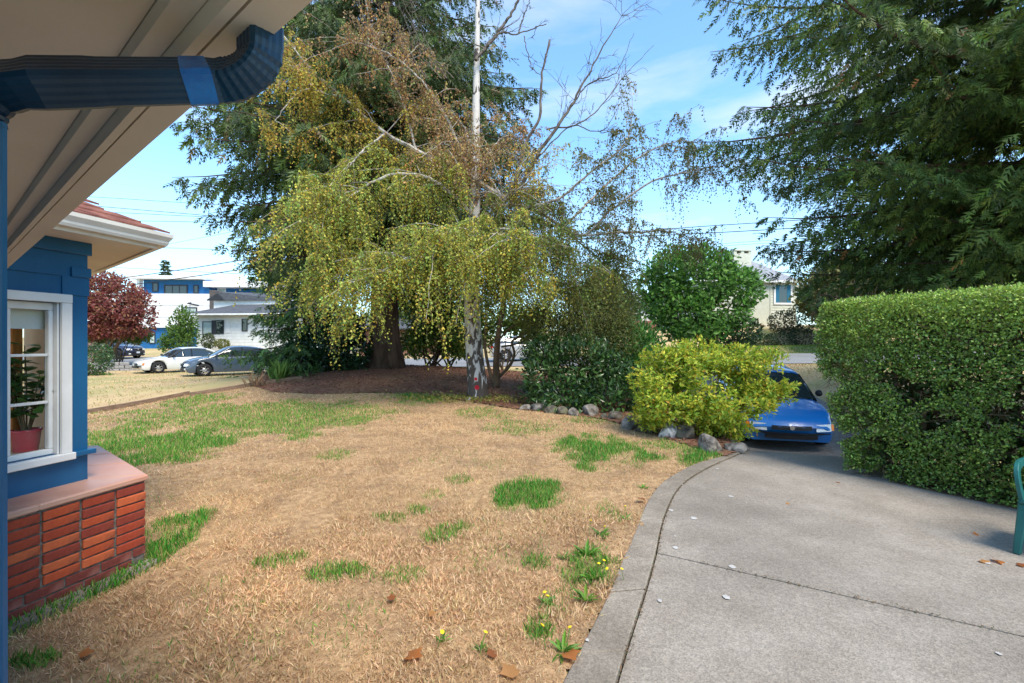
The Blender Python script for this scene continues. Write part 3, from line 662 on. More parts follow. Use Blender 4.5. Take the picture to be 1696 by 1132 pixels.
_, count['spruce'] = conifer('spruce_tree', 'tall dark spruce with long drooping boughs rising behind the clipped hedge', sb, 21, .36, 2.7,
    lambda z: (4.5 + 2.7 * min(1, max(0, z - 2.5) / 5)) * (1 - max(0, z - 11.5) / 11), [(c[0] * 1.3, c[1] * 1.3, c[2] * 1.15) for c in GR] + [(.17, .23, .045), (.36, .17, .07)], .23, 9, .44, 8, droop=.22, dens=.78, tmpl=SPRAY3, zdet=11.2, hang=1.0, wid=.58, spc=.215, uplift=.16, wts=[3, 3, 3, 2, 1, .07], thin=np.array([.83, .55, 0]))
yb = onT(*px(505, 600, 17.0)[:2])
_, count['young'] = conifer('young_conifer', 'low bushy conifer with drooping green boughs beside the grey car', yb, 4.9, .12, .35,
    lambda z: 2.5 * (1 - z / 5.6) + .2, [(.075, .145, .035), (.10, .19, .042), (.05, .10, .028)], .26, 7, .28, 12, droop=.28, dens=.85, hang=.8, wid=.42, spc=.2, tmpl=SPRAY3)
db = onT(*px(446, 560, 62)[:2])
_, count['far'] = conifer('far_conifer', 'pale green pointed conifer rising behind the white house roof', db, 14.8, .3, 1.0,
    lambda z: 5.2 * (1 - z / 15.4) + .2, [(.12, .21, .05), (.16, .26, .06), (.09, .16, .045)], .6, 8, .5, 13, droop=.12, dens=.9, hang=.35, wid=.36, spc=.5)
fp = onT(*px(274, 560, 82)[:2])
conifer('far_conifer', 'tiny distant conifer tip poking above the blue apartment roof', fp, 14.5, .2, 6.0, lambda z: 2.6 * (1 - z / 15.2) + .15, GR, .5, 5, .6, 14, dens=.5, hang=.3, wid=.25, spc=.6)

# ---- birch: limbs traced one by one, each with its own sprays
bb = gt(793, 661); BY = bb[1]
birch = thing('birch_tree', 'weeping birch with white and black bark and yellowing leaves in the lawn bed', 'tree', bb)
def bp(x, y, dy=0.0): return px(x, y, BY + dy)
trk = [bp(793, 668), bp(791, 640), bp(787, 600), bp(782, 520), bp(783, 430), bp(786, 330, .1), bp(788, 200, .2), bp(790, 80, .3), bp(792, -60, .4), bp(793, -220, .4)]
rad = [.30, .255, .225, .205, .18, .145, .105, .075, .05, .03]
pth = smooth_path(np.c_[np.array(trk), rad], 60)
mo = MB().tube(pth[:, :3] - bb, pth[:, 3], 16).build('trunk', 'birch_bark', birch, smooth=True, world=False)
limbs = MB(); dead = MB(); twg = [[], [], []]
LP, LD, LC = [], [], []
PAL = {'yg': ([(.40, .44, .08), (.54, .52, .10), (.29, .36, .07), (.66, .50, .08), (.21, .28, .06)], [4, 4, 3.5, 1.8, 2]),
       'yl': ([(.68, .50, .09), (.58, .46, .09), (.42, .42, .08), (.50, .30, .08)], [3, 3, 3, 1.2]),
       'br': ([(.42, .26, .13), (.52, .36, .16), (.34, .19, .09), (.52, .42, .12)], [3, 2, 2, 1.5]),
       'gr': ([(.15, .20, .042), (.20, .25, .05), (.28, .29, .055), (.11, .15, .04)], [3, 3, 1.5, 2]),
       'ol': ([(.18, .19, .055), (.24, .22, .06), (.14, .16, .05), (.32, .24, .07)], [3, 2, 3, 1])}
def hang_twigs(p, tg, n, l0, l1, pal, leaf=.045, gap=.042, out=.32):
    gap *= 1.1
    """pendulous leafy twigs from points p"""
    n = int(n * 1.45); k = rng.integers(0, len(p), n); st = p[k]; a = rng.uniform(0, 6.28, n)
    o2 = np.c_[np.cos(a), np.sin(a), np.zeros(n)]
    ln = l0 + (l1 * 1.35 - l0) * rng.random(n) ** 1.3; m = np.maximum(3, (ln / gap).astype(int)); idx = np.repeat(np.arange(n), m)
    q = np.concatenate([(np.arange(v) + .5) / v for v in m]); 
    # outwards, then over and straight down
    hx = out * ln[idx] * (1 - np.exp(-2.5 * q)); pos = st[idx] + o2[idx] * hx[:, None]; pos[:, 2] += ln[idx] * (.12 * q - .95 * q ** 1.8 * .95)
    pos += rng.normal(size=pos.shape) * .022
    d = unit(rndu(len(idx)) * .8 + [0, 0, -.75]); LP.append(pos); LD.append(d); tone = np.clip(1 + .2 * rng.normal(size=(n, 1)), .55, 1.5) * (1 + np.array([.14, 0, -.1]) * rng.normal(size=(n, 1))); LC.append(np.clip(palette(PAL[pal][0], len(idx), .15, PAL[pal][1]) * tone[idx], .01, .9))
    e = st + o2 * (out * ln * .9)[:, None]; e[:, 2] += ln * -.55
    mid = st + o2 * (out * ln * .55)[:, None] + np.c_[np.zeros((n, 2)), -.05 * ln]
    for s0, s1 in ((st, mid), (mid, e)): twg[0].append(s0); twg[1].append(s1 - s0); twg[2].append(np.linalg.norm(s1 - s0, axis=1))
def limb(pts, r0, r1, subs=0, sl=(.5, 1.2), twigs=0, tl=(.3, .9), pal='yg', dead_=False, leafpal=None, spread=1.0, gap=.042, start=.15, sub_tw=0):
    if not dead_: sl = (sl[0], sl[1] * 1.45); subs = int(subs * 1.2)
    P3 = np.array([bp(*p) for p in pts]); path = smooth_path(P3, 30); n = len(path)
    path[1:-1] += rng.normal(size=(n - 2, 3)) * .012
    (dead if dead_ else limbs).tube(path, np.linspace(r0, r1, n), 6)
    ends = [path[int(n * start):]]
    for k in range(subs):
        i = rng.integers(int(n * start), n); tg = unit(path[min(i + 1, n - 1)] - path[i - 1])
        d = unit(tg * .5 + rndu(1)[0] * spread * np.array([1, 1, .7]) + [0, 0, .25]); l = rng.uniform(*sl)
        u = np.linspace(0, 1, 6)[:, None]; sp = path[i] + d * l * u + np.array([0, 0, -1.]) * (0 if dead_ else .35 * l) * u ** 2 + rng.normal(size=(6, 3)) * .015
        (dead if dead_ else limbs).tube(sp, np.linspace(max(.006, r1 * .8), .004, 6), 4); ends.append(np.vstack([sp[2:], sp[3:] * .5 + sp[2:-1] * .5]))
        if dead_:
            for j in range(4):
                i2 = rng.integers(1, 6); d2 = unit(d + rndu(1)[0] * .9); l2 = l * rng.uniform(.25, .5); q2 = np.linspace(0, 1, 4)[:, None]
                dead.tube(sp[i2] + d2 * l2 * q2 + rng.normal(size=(4, 3)) * .01, np.linspace(.007, .003, 4), 3)
    if twigs: hang_twigs(np.vstack(ends), None, twigs, tl[0], tl[1], pal, gap=gap)
    return path
# long pale limb up to the left, yellow leaves
limb([(838, 330), (770, 290), (700, 255), (640, 222), (570, 165), (520, 120), (470, 60)], .075, .018, 30, (.5, 1.6), 760, (.25, .9), 'yl')
limb([(560, 160, -.2), (500, 150, -.5), (455, 200, -.7), (435, 215, -.7)], .02, .008, 5, (.2, .5), 90, (.3, .7), 'yl')
limb([(690, 250), (660, 150, .3), (620, 60, .5), (600, -20, .6)], .03, .01, 20, (.5, 1.3), 260, (.2, .6), 'br')
limb([(785, 300), (730, 180, -.3), (660, 100, -.4), (560, 60, -.4)], .035, .01, 26, (.5, 1.4), 330, (.2, .6), 'br')
limb([(640, 222), (600, 250, -.6), (560, 300, -.9), (530, 330, -1)], .03, .01, 14, (.5, 1.2), 330, (.4, 1.1), 'yg')
limb([(787, 360), (720, 300, -.6), (650, 290, -1.), (590, 320, -1.3), (550, 360, -1.5)], .05, .012, 22, (.5, 1.3), 470, (.4, 1.2), 'yg')
limb([(787, 340), (740, 270, .8), (680, 240, 1.3), (600, 240, 1.8), (560, 270, 2)], .05, .012, 20, (.5, 1.4), 430, (.4, 1.1), 'gr')
# low level limb, heavy curtain of leaves
limb([(783, 440), (740, 418, -.5), (680, 418, -.9), (620, 424, -1.2), (560, 432, -1.5), (520, 442, -1.6)], .055, .012, 26, (.4, 1.0), 500, (.35, 1.0), 'yg')
limb([(783, 450), (740, 440, -1.0), (690, 425, -1.6), (640, 445, -2.0), (600, 470, -2.2)], .045, .012, 18, (.4, 1.0), 330, (.3, .9), 'yg')
limb([(783, 420), (800, 395, -.8), (830, 390, -1.5), (870, 410, -1.9)], .045, .012, 16, (.4, 1.1), 330, (.3, 1.15), 'yg')
limb([(783, 400), (770, 380, -.9), (740, 385, -1.7), (720, 410, -2.2)], .045, .012, 14, (.4, 1.), 320, (.3, 1.2), 'yg')
limb([(784, 380), (850, 360, .6), (910, 370, 1.0), (970, 410, 1.3), (1000, 440, 1.4)], .05, .012, 24, (.4, 1.3), 540, (.3, 1.1), 'gr')
limb([(784, 400), (840, 380, -.6), (900, 400, -1.0), (950, 440, -1.2)], .045, .01, 20, (.4, 1.3), 430, (.3, 1.0), 'gr')
limb([(784, 430), (775, 415, -.9), (770, 425, -1.6), (780, 450, -2.0)], .035, .01, 12, (.3, .9), 190, (.3, .8), 'yg')
limb([(784, 440), (815, 430, -.7), (850, 440, -1.3), (880, 470, -1.5)], .035, .01, 12, (.3, .9), 190, (.3, .8), 'yg')
limb([(784, 330), (800, 270, -.5), (770, 230, -.9), (740, 250, -1.2)], .04, .01, 14, (.4, 1.0), 150, (.3, .9), 'br')
limb([(785, 290), (820, 240, .3), (845, 225, .4), (870, 240, .5)], .03, .008, 14, (.3, .9), 120, (.2, .6), 'br')
limb([(786, 250), (760, 200, .2), (720, 170, .3), (690, 180, .4)], .03, .008, 14, (.3, .9), 130, (.2, .6), 'br')
# right-hand limbs, thin olive foliage against the sky
limb([(815, 340), (880, 345, .2), (960, 390, .4), (1010, 350, .5), (1080, 300, .6), (1140, 285, .7), (1185, 275, .8)], .055, .01, 34, (.5, 1.3), 360, (.25, .75), 'ol', gap=.05)
limb([(850, 350), (920, 330, -.3), (985, 280, -.5), (1035, 240, -.6), (1048, 180, -.6)], .04, .008, 26, (.4, 1.1), 230, (.2, .6), 'ol', gap=.05)
limb([(960, 390, .4), (1040, 385, .2), (1110, 385, 0), (1165, 400, -.1)], .03, .008, 24, (.4, 1.0), 230, (.25, .7), 'ol', gap=.05)
limb([(930, 380), (990, 320, 1.), (1060, 260, 1.3), (1120, 235, 1.5), (1170, 240, 1.6)], .035, .008, 26, (.4, 1.1), 250, (.2, .6), 'ol', gap=.05)
# broken top: dead grey limbs and the tangle at their root
limb([(845, 345), (866, 250, .1), (893, 195, .15), (897, 130, .2), (910, 66, .2)], .055, .022, 2, (.3, .6), dead_=True, start=.5)
limb([(850, 330), (895, 250, -.1), (935, 195, -.1), (965, 140, 0), (1000, 75, .1), (1035, 20, .1)], .055, .006, 16, (.4, 1.3), dead_=True, start=.3, spread=.7)
limb([(905, 215, -.1), (960, 205), (1000, 170, .1), (1035, 125, .2), (1083, 75, .2)], .022, .005, 9, (.3, .8), dead_=True, spread=.6)
limb([(930, 200), (975, 140), (1020, 120, -.2), (1050, 55, -.3)], .02, .005, 9, (.3, .8), dead_=True, spread=.6)
limb([(890, 262), (945, 210, .2), (1000, 215, .3), (1045, 130, .4)], .02, .005, 8, (.3, .7), dead_=True, spread=.6)
limb([(788, 100), (820, 60, .1), (845, 25, .1), (870, -20, .1)], .05, .025, 5, (.3, .7), dead_=True)
limb([(800, 85), (830, 55), (855, 57, .1), (905, 40, .2)], .03, .012, 4, (.3, .6), dead_=True)
limb([(858, 55, .1), (868, 25, .1), (880, -5, .1)], .018, .01, 2, (.2, .5), dead_=True)
limb([(868, 60), (880, 110), (897, 125)], .012, .007, 3, (.2, .5), dead_=True)
for k in range(9):
    a = rng.uniform(0, 6.28); limb([(835, 335), (835 + 35 * math.cos(a), 300 + 25 * math.sin(a), rng.uniform(-.5, .5)), (835 + 85 * math.cos(a), 280 + 60 * math.sin(a), rng.uniform(-.8, .8))], .022, .006, 7, (.3, .8), 26, (.2, .5), 'br' if k % 2 else 'yl', dead_=False)
for k in range(7):
    x = rng.uniform(560, 700); limb([(x + 60, 130), (x + 20, 80, .3), (x - 20, -20, .4)], .014, .005, 8, (.3, .9), dead_=True, spread=.6)
limbs.build('limbs', 'birch_limb', birch)['kind'] = 'stuff'; dead.build('dead_limbs', 'bark_grey', birch)['kind'] = 'stuff'
a, b, c = [np.concatenate(v) for v in twg]; V, Fc, k = scat((PRISM[0], PRISM[1][:2]), a, b, rndu(len(a)), c, .007, wz=1); mesh_np('twigs', V, Fc, 'bark_brown', birch)['kind'] = 'stuff'
LP, LD, LC = np.vstack(LP), np.vstack(LD), np.vstack(LC); n = len(LP); count['birch'] = n
foliage('foliage', LEAF, LP, LD, rndu(n), .056 * rng.uniform(.6, 1.35, n), .042 * rng.uniform(.7, 1.3, n), LC, 'leaf_soft', birch)

# ================================================================== shrubs
def lumps_points(lumps, n, shell=.35):
    """points in the outer shell of a union of ellipsoids, with their outward direction"""
    lm = np.asarray(lumps, float); w_ = (lm[:, 3] * lm[:, 4] + lm[:, 4] * lm[:, 5] + lm[:, 3] * lm[:, 5]); k = rng.choice(len(lm), n, p=w_ / w_.sum())
    d = rndu(n); r_ = 1 - shell * rng.random(n) ** 1.6; p = lm[k, :3] + d * lm[k, 3:] * r_[:, None]; nn = unit(d / lm[k, 3:])
    inside = np.zeros(n, bool)
    for l in lm: inside |= (((p - l[:3]) / l[3:]) ** 2).sum(1) < (1 - shell) ** 2 * .92
    return p[~inside], nn[~inside]
def shrub(name, label, base, lumps, n, leaf, wd, pal, mat='leaf_soft', stems=6, tmpl=LEAF, cat='shrub', cluster=1, cl_r=.06, wts=None, group=None, shell=.35, sr=.03, bark='bark_brown', up=.35, trunk=None, gapn=0.0, gs=2.5, rand=.6, seed=None):
    t = thing(name, label, cat, base, group=group); base = np.asarray(base, float)
    p, nn = lumps_points(lumps, n, shell)
    if gapn:
        g = fbm(p[:, 0] * gs + p[:, 1] * 1.7, p[:, 2] * gs + p[:, 1] * .9, 3) > gapn; p, nn = p[g], nn[g]
    if cluster > 1:
        p = np.repeat(p, cluster, 0) + rng.normal(size=(len(p) * cluster, 3)) * cl_r * .35; nn = np.repeat(nn, cluster, 0)
    k = p[:, 2] > T(p[:, 0], p[:, 1]) + .02; p, nn = p[k], nn[k]; m = len(p)
    d = unit(nn * .55 + rndu(m) * rand + [0, 0, up * .4])
    foliage('foliage', tmpl, p, d, unit(nn + rndu(m) * .5 + [0, 0, .6]), leaf * rng.uniform(.7, 1.25, m), wd * rng.uniform(.75, 1.2, m), palette(pal, m, .16, wts), mat, t)
    st = MB(); lm = np.asarray(lumps)
    for i in range(stems):
        l = lm[i % len(lm)]; tgt = l[:3] + rndu(1)[0] * l[3:] * .75; a = base + [rng.normal() * sr * 3, rng.normal() * sr * 3, -.08]
        path = smooth_path([a, a + (tgt - a) * .4 + rng.normal(size=3) * .08 + [0, 0, .1], tgt], 9); st.tube(path, np.linspace(sr, sr * .25, len(path)), 5)
    st.build('stems', bark, t)['kind'] = 'stuff'; return t
def lump(x, y, Y, rx, ry, dY=None):
    """ellipsoid from photo pixels: centre, half sizes, distance"""
    c = px(x, y, Y); return [*c, rx / F * Y, dY if dY else rx / F * Y, ry / F * Y]
# yellow-green azalea by the rocks
AZ = 8.1
ab = onT(*px(1165, 700, AZ)[:2])
azl = [lump(1090, 620, AZ, 48, 45, .5), lump(1150, 605, AZ, 55, 42, .6), lump(1215, 612, AZ, 58, 40, .6), lump(1262, 640, AZ, 48, 48, .5), lump(1110, 665, AZ - .2, 55, 42, .6), lump(1180, 655, AZ - .4, 62, 50, .6), lump(1245, 680, AZ - .2, 42, 34, .45), lump(1272, 612, AZ, 36, 34, .5), lump(1130, 585, AZ, 30, 24, .4), lump(1288, 630, AZ - .1, 22, 22, .35), lump(1190, 705, AZ - .3, 50, 26, .4), lump(1075, 690, AZ - .1, 30, 20, .3)]
shrub('azalea_shrub', 'spreading yellow-green azalea bush between the rocks and the blue car', ab, azl, 5600, .082, .036, [(.52, .54, .06), (.38, .48, .055), (.24, .38, .045), (.68, .62, .07), (.56, .30, .05)], 'leaf_soft', 26, LEAF, cluster=6, cl_r=.07, wts=[3, 4, 4, 1.6, .5], sr=.014, gapn=.455, gs=4, shell=.7, rand=1.0)
# laurel with long glossy leaves
LY = 11.2
lb_ = onT(*px(965, 690, LY)[:2])
lal = [lump(915, 635, LY, 48, 52, .7), lump(960, 620, LY, 60, 62, .9), lump(1010, 640, LY, 55, 50, .8), lump(1045, 650, LY - .3, 40, 42, .6), lump(940, 660, LY - .4, 55, 36, .6), lump(1000, 665, LY - .5, 60, 34, .6), lump(905, 600, LY + .3, 35, 40, .6)]
shrub('laurel_shrub', 'broad dark glossy laurel bush behind the line of grey rocks', lb_, lal, 3600, .15, .055, [(.038, .09, .022), (.058, .13, .028), (.085, .17, .04), (.03, .068, .02)], 'leaf_gloss', 10, LEAF6, cluster=3, cl_r=.2, sr=.02, shell=.3, gapn=.3)
shrub('laurel_shrub', 'bright green upright laurel between the dark laurel and the round tree', onT(*px(1050, 640, 12.5)[:2]), [lump(1045, 575, 12.5, 38, 40, .5), lump(1072, 585, 12.6, 24, 32, .4), lump(1030, 610, 12.4, 30, 40, .5)], 900, .22, .06, [(.15, .33, .06), (.2, .4, .07), (.1, .25, .05)], 'leaf_gloss', 8, LEAF6, cluster=2, cl_r=.2, sr=.02, up=1.2)
shrub('willow_shrub', 'grey-green fine-leaved bush spilling over the dark laurel', onT(*px(960, 640, 12.6)[:2]), [lump(930, 510, 12.6, 55, 50, .9), lump(985, 520, 12.6, 60, 55, 1.), lump(1020, 560, 12.4, 40, 55, .8), lump(905, 560, 12.6, 45, 60, .8), lump(965, 470, 12.7, 50, 35, .8), lump(985, 590, 12.3, 50, 45, .6)], 21000, .07, .03, [(.15, .175, .05), (.19, .21, .06), (.115, .14, .045), (.25, .25, .06)], 'leaf_soft', 14, LEAF, cluster=2, cl_r=.15, sr=.03, shell=.55, up=-.5)
# dark laurel under the young conifer
shrub('laurel_shrub', 'dark low laurel under the drooping conifer left of the fir trunk', onT(-6.6, 16.2), [lump(535, 580, 16.2, 50, 34, .8), lump(580, 585, 16.3, 30, 32, .6), lump(500, 590, 16.0, 32, 24, .6), lump(560, 545, 16.6, 45, 30, .8)], 2600, .19, .07, [(.018, .05, .018), (.026, .07, .02), (.014, .04, .014)], 'leaf_gloss', 8, LEAF6, cluster=2, cl_r=.2, sr=.02)
# small trees between the trunks
shrub('understory_maple', 'slender leafy sapling between the fir trunk and the birch', onT(*px(714, 600, 18.5)[:2]), [lump(715, 520, 18.5, 45, 30, 1.2), lump(690, 560, 18.3, 35, 22, .9), lump(745, 550, 18.6, 40, 30, 1.), lump(760, 580, 18.7, 26, 14, .6), lump(700, 490, 18.8, 55, 28, 1.2), lump(760, 500, 18.8, 45, 30, 1.2)], 5200, .13, .09, [(.11, .20, .035), (.17, .26, .045), (.08, .14, .03), (.3, .3, .05)], 'leaf_soft', 9, LEAF, cat='tree', cluster=2, cl_r=.2, sr=.05, bark='bark_dark', shell=.8, gapn=.35)
ub = gt(823, 642); ub = onT(*px(823, 640, 13.6)[:2])
us = thing('crooked_tree', 'small crooked multi-stemmed tree just right of the birch trunk', 'tree', ub); m = MB()
def u_(x, y, d=0): return px(x, y, 13.6 + d)
for pts_, r0, r1 in (([(823, 645), (822, 600), (826, 550), (835, 500), (845, 450)], .11, .05), ([(821, 640), (811, 615), (803, 570), (806, 520)], .06, .03), ([(826, 625), (845, 605), (852, 585), (848, 565), (868, 555), (885, 535)], .05, .02), ([(830, 575), (855, 570), (880, 560)], .03, .015), ([(829, 560), (850, 540), (880, 530)], .03, .012), ([(850, 565), (872, 545, .3), (880, 520, .3)], .02, .01)):
    p_ = smooth_path([u_(*q) for q in pts_], 16); m.tube(p_, np.linspace(r0, r1, len(p_)), 8)
m.build('trunk', 'bark_brown', us, smooth=True)
p, nn = lumps_points([lump(845, 470, 13.6, 45, 35, 1.2), lump(880, 520, 13.4, 35, 28, .9), lump(815, 490, 13.5, 30, 30, .9)], 5000, .7); k_ = len(p)
foliage('foliage', LEAF, p, unit(rndu(k_) + [0, 0, -.5]), rndu(k_), .06, .045, palette([(.12, .16, .03), (.18, .2, .03), (.25, .22, .04)], k_), 'leaf_soft', us)
shrub('viburnum_shrub', 'mid green bushy shrub filling the gap between the fir trunk and the birch', onT(*px(745, 598, 20.5)[:2]), [lump(720, 540, 20.5, 45, 40, 1.1), lump(765, 545, 20.6, 40, 42, 1.1), lump(690, 575, 20.3, 32, 20, .8), lump(750, 575, 20.3, 40, 20, .9), lump(680, 500, 20.6, 50, 30, 1.1)], 3600, .16, .09, [(.10, .19, .035), (.15, .25, .05), (.07, .13, .03), (.22, .26, .05)], 'leaf_soft', 9, LEAF, cluster=2, cl_r=.2, sr=.04, shell=.7, gapn=.36)
shrub('hazel_shrub', 'leafy green thicket behind the birch and the crooked tree', onT(*px(835, 600, 19.5)[:2]), [lump(800, 545, 19.5, 26, 34, .9), lump(850, 530, 19.8, 34, 26, .9), lump(880, 545, 19.4, 24, 24, .8)], 2200, .16, .09, [(.12, .20, .035), (.17, .25, .05), (.08, .14, .03)], 'leaf_soft', 7, LEAF, cluster=2, cl_r=.2, sr=.03, shell=.7, gapn=.34)
# round green tree across the street
shrub('round_tree', 'dense round bright green tree in front of the pale green house', onT(*px(1158, 575, 27)[:2]), [lump(1150, 470, 27, 70, 50, 2.2), lump(1120, 450, 27, 50, 35, 1.6), lump(1165, 440, 27, 46, 30, 1.6), lump(1213, 482, 26.6, 42, 36, 1.5), lump(1105, 500, 26.6, 40, 40, 1.4), lump(1200, 515, 26.4, 45, 38, 1.5), lump(1140, 525, 26.2, 60, 40, 1.8), lump(1240, 472, 27, 20, 22, .9), lump(1090, 475, 27, 32, 30, 1.), lump(1150, 545, 26.3, 60, 28, 1.5)], 6000, .28, .16, [(.08, .19, .03), (.115, .26, .042), (.15, .32, .055), (.055, .13, .028)], 'leaf_soft', 10, LEAF, cat='tree', cluster=3, cl_r=.4, sr=.12, gapn=.36, gs=.8, shell=.4)
shrub('dark_shrub', 'dark rounded shrub at the right foot of the round green tree', onT(*px(1222, 560, 27)[:2]), [lump(1225, 550, 27, 32, 28, 1.1), lump(1205, 560, 27, 30, 22, 1.)], 2200, .22, .1, [(.03, .07, .025), (.04, .09, .03), (.025, .055, .02)], 'leaf_soft', 5, LEAF, sr=.05)

# ================================================================== hedge
H0, H1 = gp(1402, 788)[:2], gp(1678, 848)[:2]; hd = (H1 - H0) / np.linalg.norm(H1 - H0); hn = np.array([hd[1], -hd[0]])
if hn @ H0 > 0: hn = -hn                                    # towards the camera
H0 = H0 - hd * .38; HL, HT, HW = 5.6, 2.13, 1.25
hc = np.array([*(H0 + hd * HL * .4 - hn * HW / 2), 0])
hedge = thing('clipped_hedge', 'tall clipped green box hedge along the edge of the concrete patio', 'hedge', hc)
def hsurf(n, depth):
    """points near the faces of a rounded block; s along, d across, z up"""
    f = rng.choice(4, n, p=[.56, .16, .18, .10]); s = rng.uniform(0, HL, n); d = rng.uniform(0, HW, n); z = rng.uniform(.02, HT, n)
    q = depth * rng.random(n) ** 1.3
    s = np.where(f == 1, q, s); d = np.where(f == 0, q, np.where(f == 3, HW - q, d)); z = np.where(f == 2, HT - q, z)
    nrm = np.zeros((n, 3)); nrm[f == 0] = [*hn, 0]; nrm[f == 3] = [*-hn, 0]; nrm[f == 1] = [*-hd, 0]; nrm[f == 2] = [0, 0, 1]
    # round the shoulders, bulge and undercut the clipped faces
    top = sst(HT - .38, HT, z); front = sst(.32, 0, d); left = sst(.3, 0, s)
    z = z - .05 * top * np.maximum(front, left) ** 1.5; d = d + .05 * top * front ** .7; s = s + .05 * top * left
    nrm[:, 2] += 1.1 * top * (f != 2); nrm += (f == 2)[:, None] * (front ** 2)[:, None] * np.array([*hn, 0]) * .8
    w = .11 * (fbm(s * 1.6 + 5, z * 1.6, 3) - .5); low = sst(.55, .05, z)
    d = d - w + .10 * low * (f == 0); s = s - .13 * (fbm(d * 2 + 9, z * 2, 3) - .5) + .34 * sst(1.9, .1, z) * np.clip(1 - s / 1.1, 0, 1)
    lift = .05 * (s / HL); z = z * (1 + lift)
    return np.c_[H0 + hd * s[:, None] - hn * d[:, None], z], unit(nrm), s, z
p, nn, s_, z_ = hsurf(160000, .26)
g = fbm(s_ * 5.5 + 3, z_ * 6.5, 3); keepm = (g > .395 - .18 * sst(1.2, 1.85, z_)) ; p, nn, z_ = p[keepm], nn[keepm], z_[keepm]; n = len(p)
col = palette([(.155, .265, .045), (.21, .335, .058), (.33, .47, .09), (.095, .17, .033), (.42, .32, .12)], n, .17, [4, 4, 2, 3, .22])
fresh = (sst(1.5, 1.85, z_) * (rng.random(n) < .75))[:, None]; col = col * (1 - fresh) + fresh * palette([(.31, .45, .075), (.24, .37, .06), (.40, .52, .10)], n, .14)     # young growth on the clipped top, with its skylight brightening put into the colour
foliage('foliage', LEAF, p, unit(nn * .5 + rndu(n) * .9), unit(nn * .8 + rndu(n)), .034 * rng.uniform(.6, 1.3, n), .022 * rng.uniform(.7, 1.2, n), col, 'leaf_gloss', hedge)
# stray shoots the shears missed
ns = 130; p, nn, s_, z_ = hsurf(ns, .02); k = (z_ > 1.2) | (rng.random(ns) < .5); p, nn = p[k], nn[k]; d = unit(nn + rndu(len(p)) * .5 + [0, 0, .5]); ls = rng.uniform(.05, .16, len(p))
V, Fc, k_ = scat(PRISM, p, d, rndu(len(p)), ls, .004, wz=1); mesh_np('stray_shoots', V, Fc, 'bark_brown', hedge)['kind'] = 'stuff'
i8 = np.repeat(np.arange(len(p)), 9); q = rng.random(len(i8)); n = len(i8)
foliage('shoot_leaves', LEAF, p[i8] + d[i8] * (q * ls[i8])[:, None], unit(d[i8] * .5 + rndu(n)), rndu(n), .034, .02, palette([(.28, .40, .07), (.20, .32, .055)], n), 'leaf_soft', hedge)
n = 26000; s_, d_, z_ = rng.uniform(.55, HL - .2, n), rng.uniform(.2, HW - .2, n), rng.uniform(.05, HT - .2, n)
foliage('inner_foliage', LEAF, np.c_[H0 + hd * s_[:, None] - hn * d_[:, None], z_], rndu(n), rndu(n), .07, .05, palette([(.05, .10, .028), (.07, .13, .035), (.10, .07, .04)], n, .15), 'leaf_soft', hedge)  # inner leaves coloured darker, painting in the shade of the hedge gaps
p, nn, s_, z_ = hsurf(6000, .22); n = len(p); d = unit(nn * .5 + rndu(n)); V, Fc, k = scat(PRISM, p - nn * .08, d, rndu(n), rng.uniform(.08, .25, n), .006, wz=1); mesh_np('twigs', V, Fc, 'bark_brown', hedge)['kind'] = 'stuff'
st = MB()
for k in range(16):
    a = np.array([*(H0 + hd * (1.0 + k * .28) - hn * rng.uniform(.3, .9)), -.05]); q = a + [rng.normal() * .1, rng.normal() * .1, .9]; st.tube(smooth_path([a, a * .5 + q * .5 + rng.normal(size=3) * .04, q], 6), .022, 5)
st.build('stems', 'bark_brown', hedge)['kind'] = 'stuff'
p_ = [H0 - hn * .12 + hd * .75, H0 + hd * HL - hn * .08, H0 + hd * HL - hn * (HW + .1), H0 - hn * (HW + .1) + hd * .75]
tag(MB().prism(p_, -.1, .006).build('hedge_soil', 'soil'), kind='structure')

# ================================================================== rocks along the bed
def rockmesh(seed, sx, sy, sz):
    r_ = np.random.default_rng(seed); bm = bmesh.new(); bmesh.ops.create_icosphere(bm, subdivisions=3, radius=1)
    pl_ = [(unit(r_.normal(size=3)), r_.uniform(.55, .9)) for _ in range(11)]
    for v in bm.verts:
        c = np.array(v.co)
        for d, h in pl_:
            e = c @ d - h
            if e > 0: c = c - d * e * .92
        c = c * (1 + .06 * (vn(c[0] * 3 + seed, c[1] * 3 + c[2] * 2) - .5)); v.co = c * [sx, sy, sz]
    return bm
ROCKS = [(870, 684, 24, 14, 'grey', 'small round grey rock at the left end of the rock row'), (891, 685, 28, 17, 'grey', 'second grey rock from the left end of the rock row'), (913, 688, 21, 15, 'dark', 'dim squat rock third from the left end of the rock row'), (931, 690, 20, 15, 'dark', 'mossy rock fourth from the left end of the rock row'), (951, 692, 22, 15, 'grey', 'grey rock fifth from the left, left of the largest laurel rock'), (979, 692, 30, 20, 'grey', 'big pale grey rock under the middle of the dark laurel'), (1001, 697, 16, 10, 'dark', 'little low rock right of the big pale laurel rock'), (1018, 698, 27, 15, 'dark', 'low dark rock under the right edge of the laurel'), (1046, 713, 38, 24, 'grey', 'rough grey boulder left of the white stone, farther one'), (1075, 720, 38, 25, 'dark', 'dark boulder just left of the white stone'), (1109, 728, 32, 27, 'white', 'chalky white lumpy stone in the rock row'), (1139, 730, 38, 27, 'dark', 'dark boulder just right of the white stone'), (1180, 751, 46, 32, 'grey', 'large pointed grey boulder under the azalea near the patio'), (1222, 750, 36, 19, 'grey', 'flat-topped grey stone touching the patio edge under the azalea'), (1250, 744, 24, 17, 'dark', 'dark little stone behind the flat-topped patio stone'), (1276, 746, 30, 17, 'grey', 'rounded stone at the right end of the row beside the blue car')]
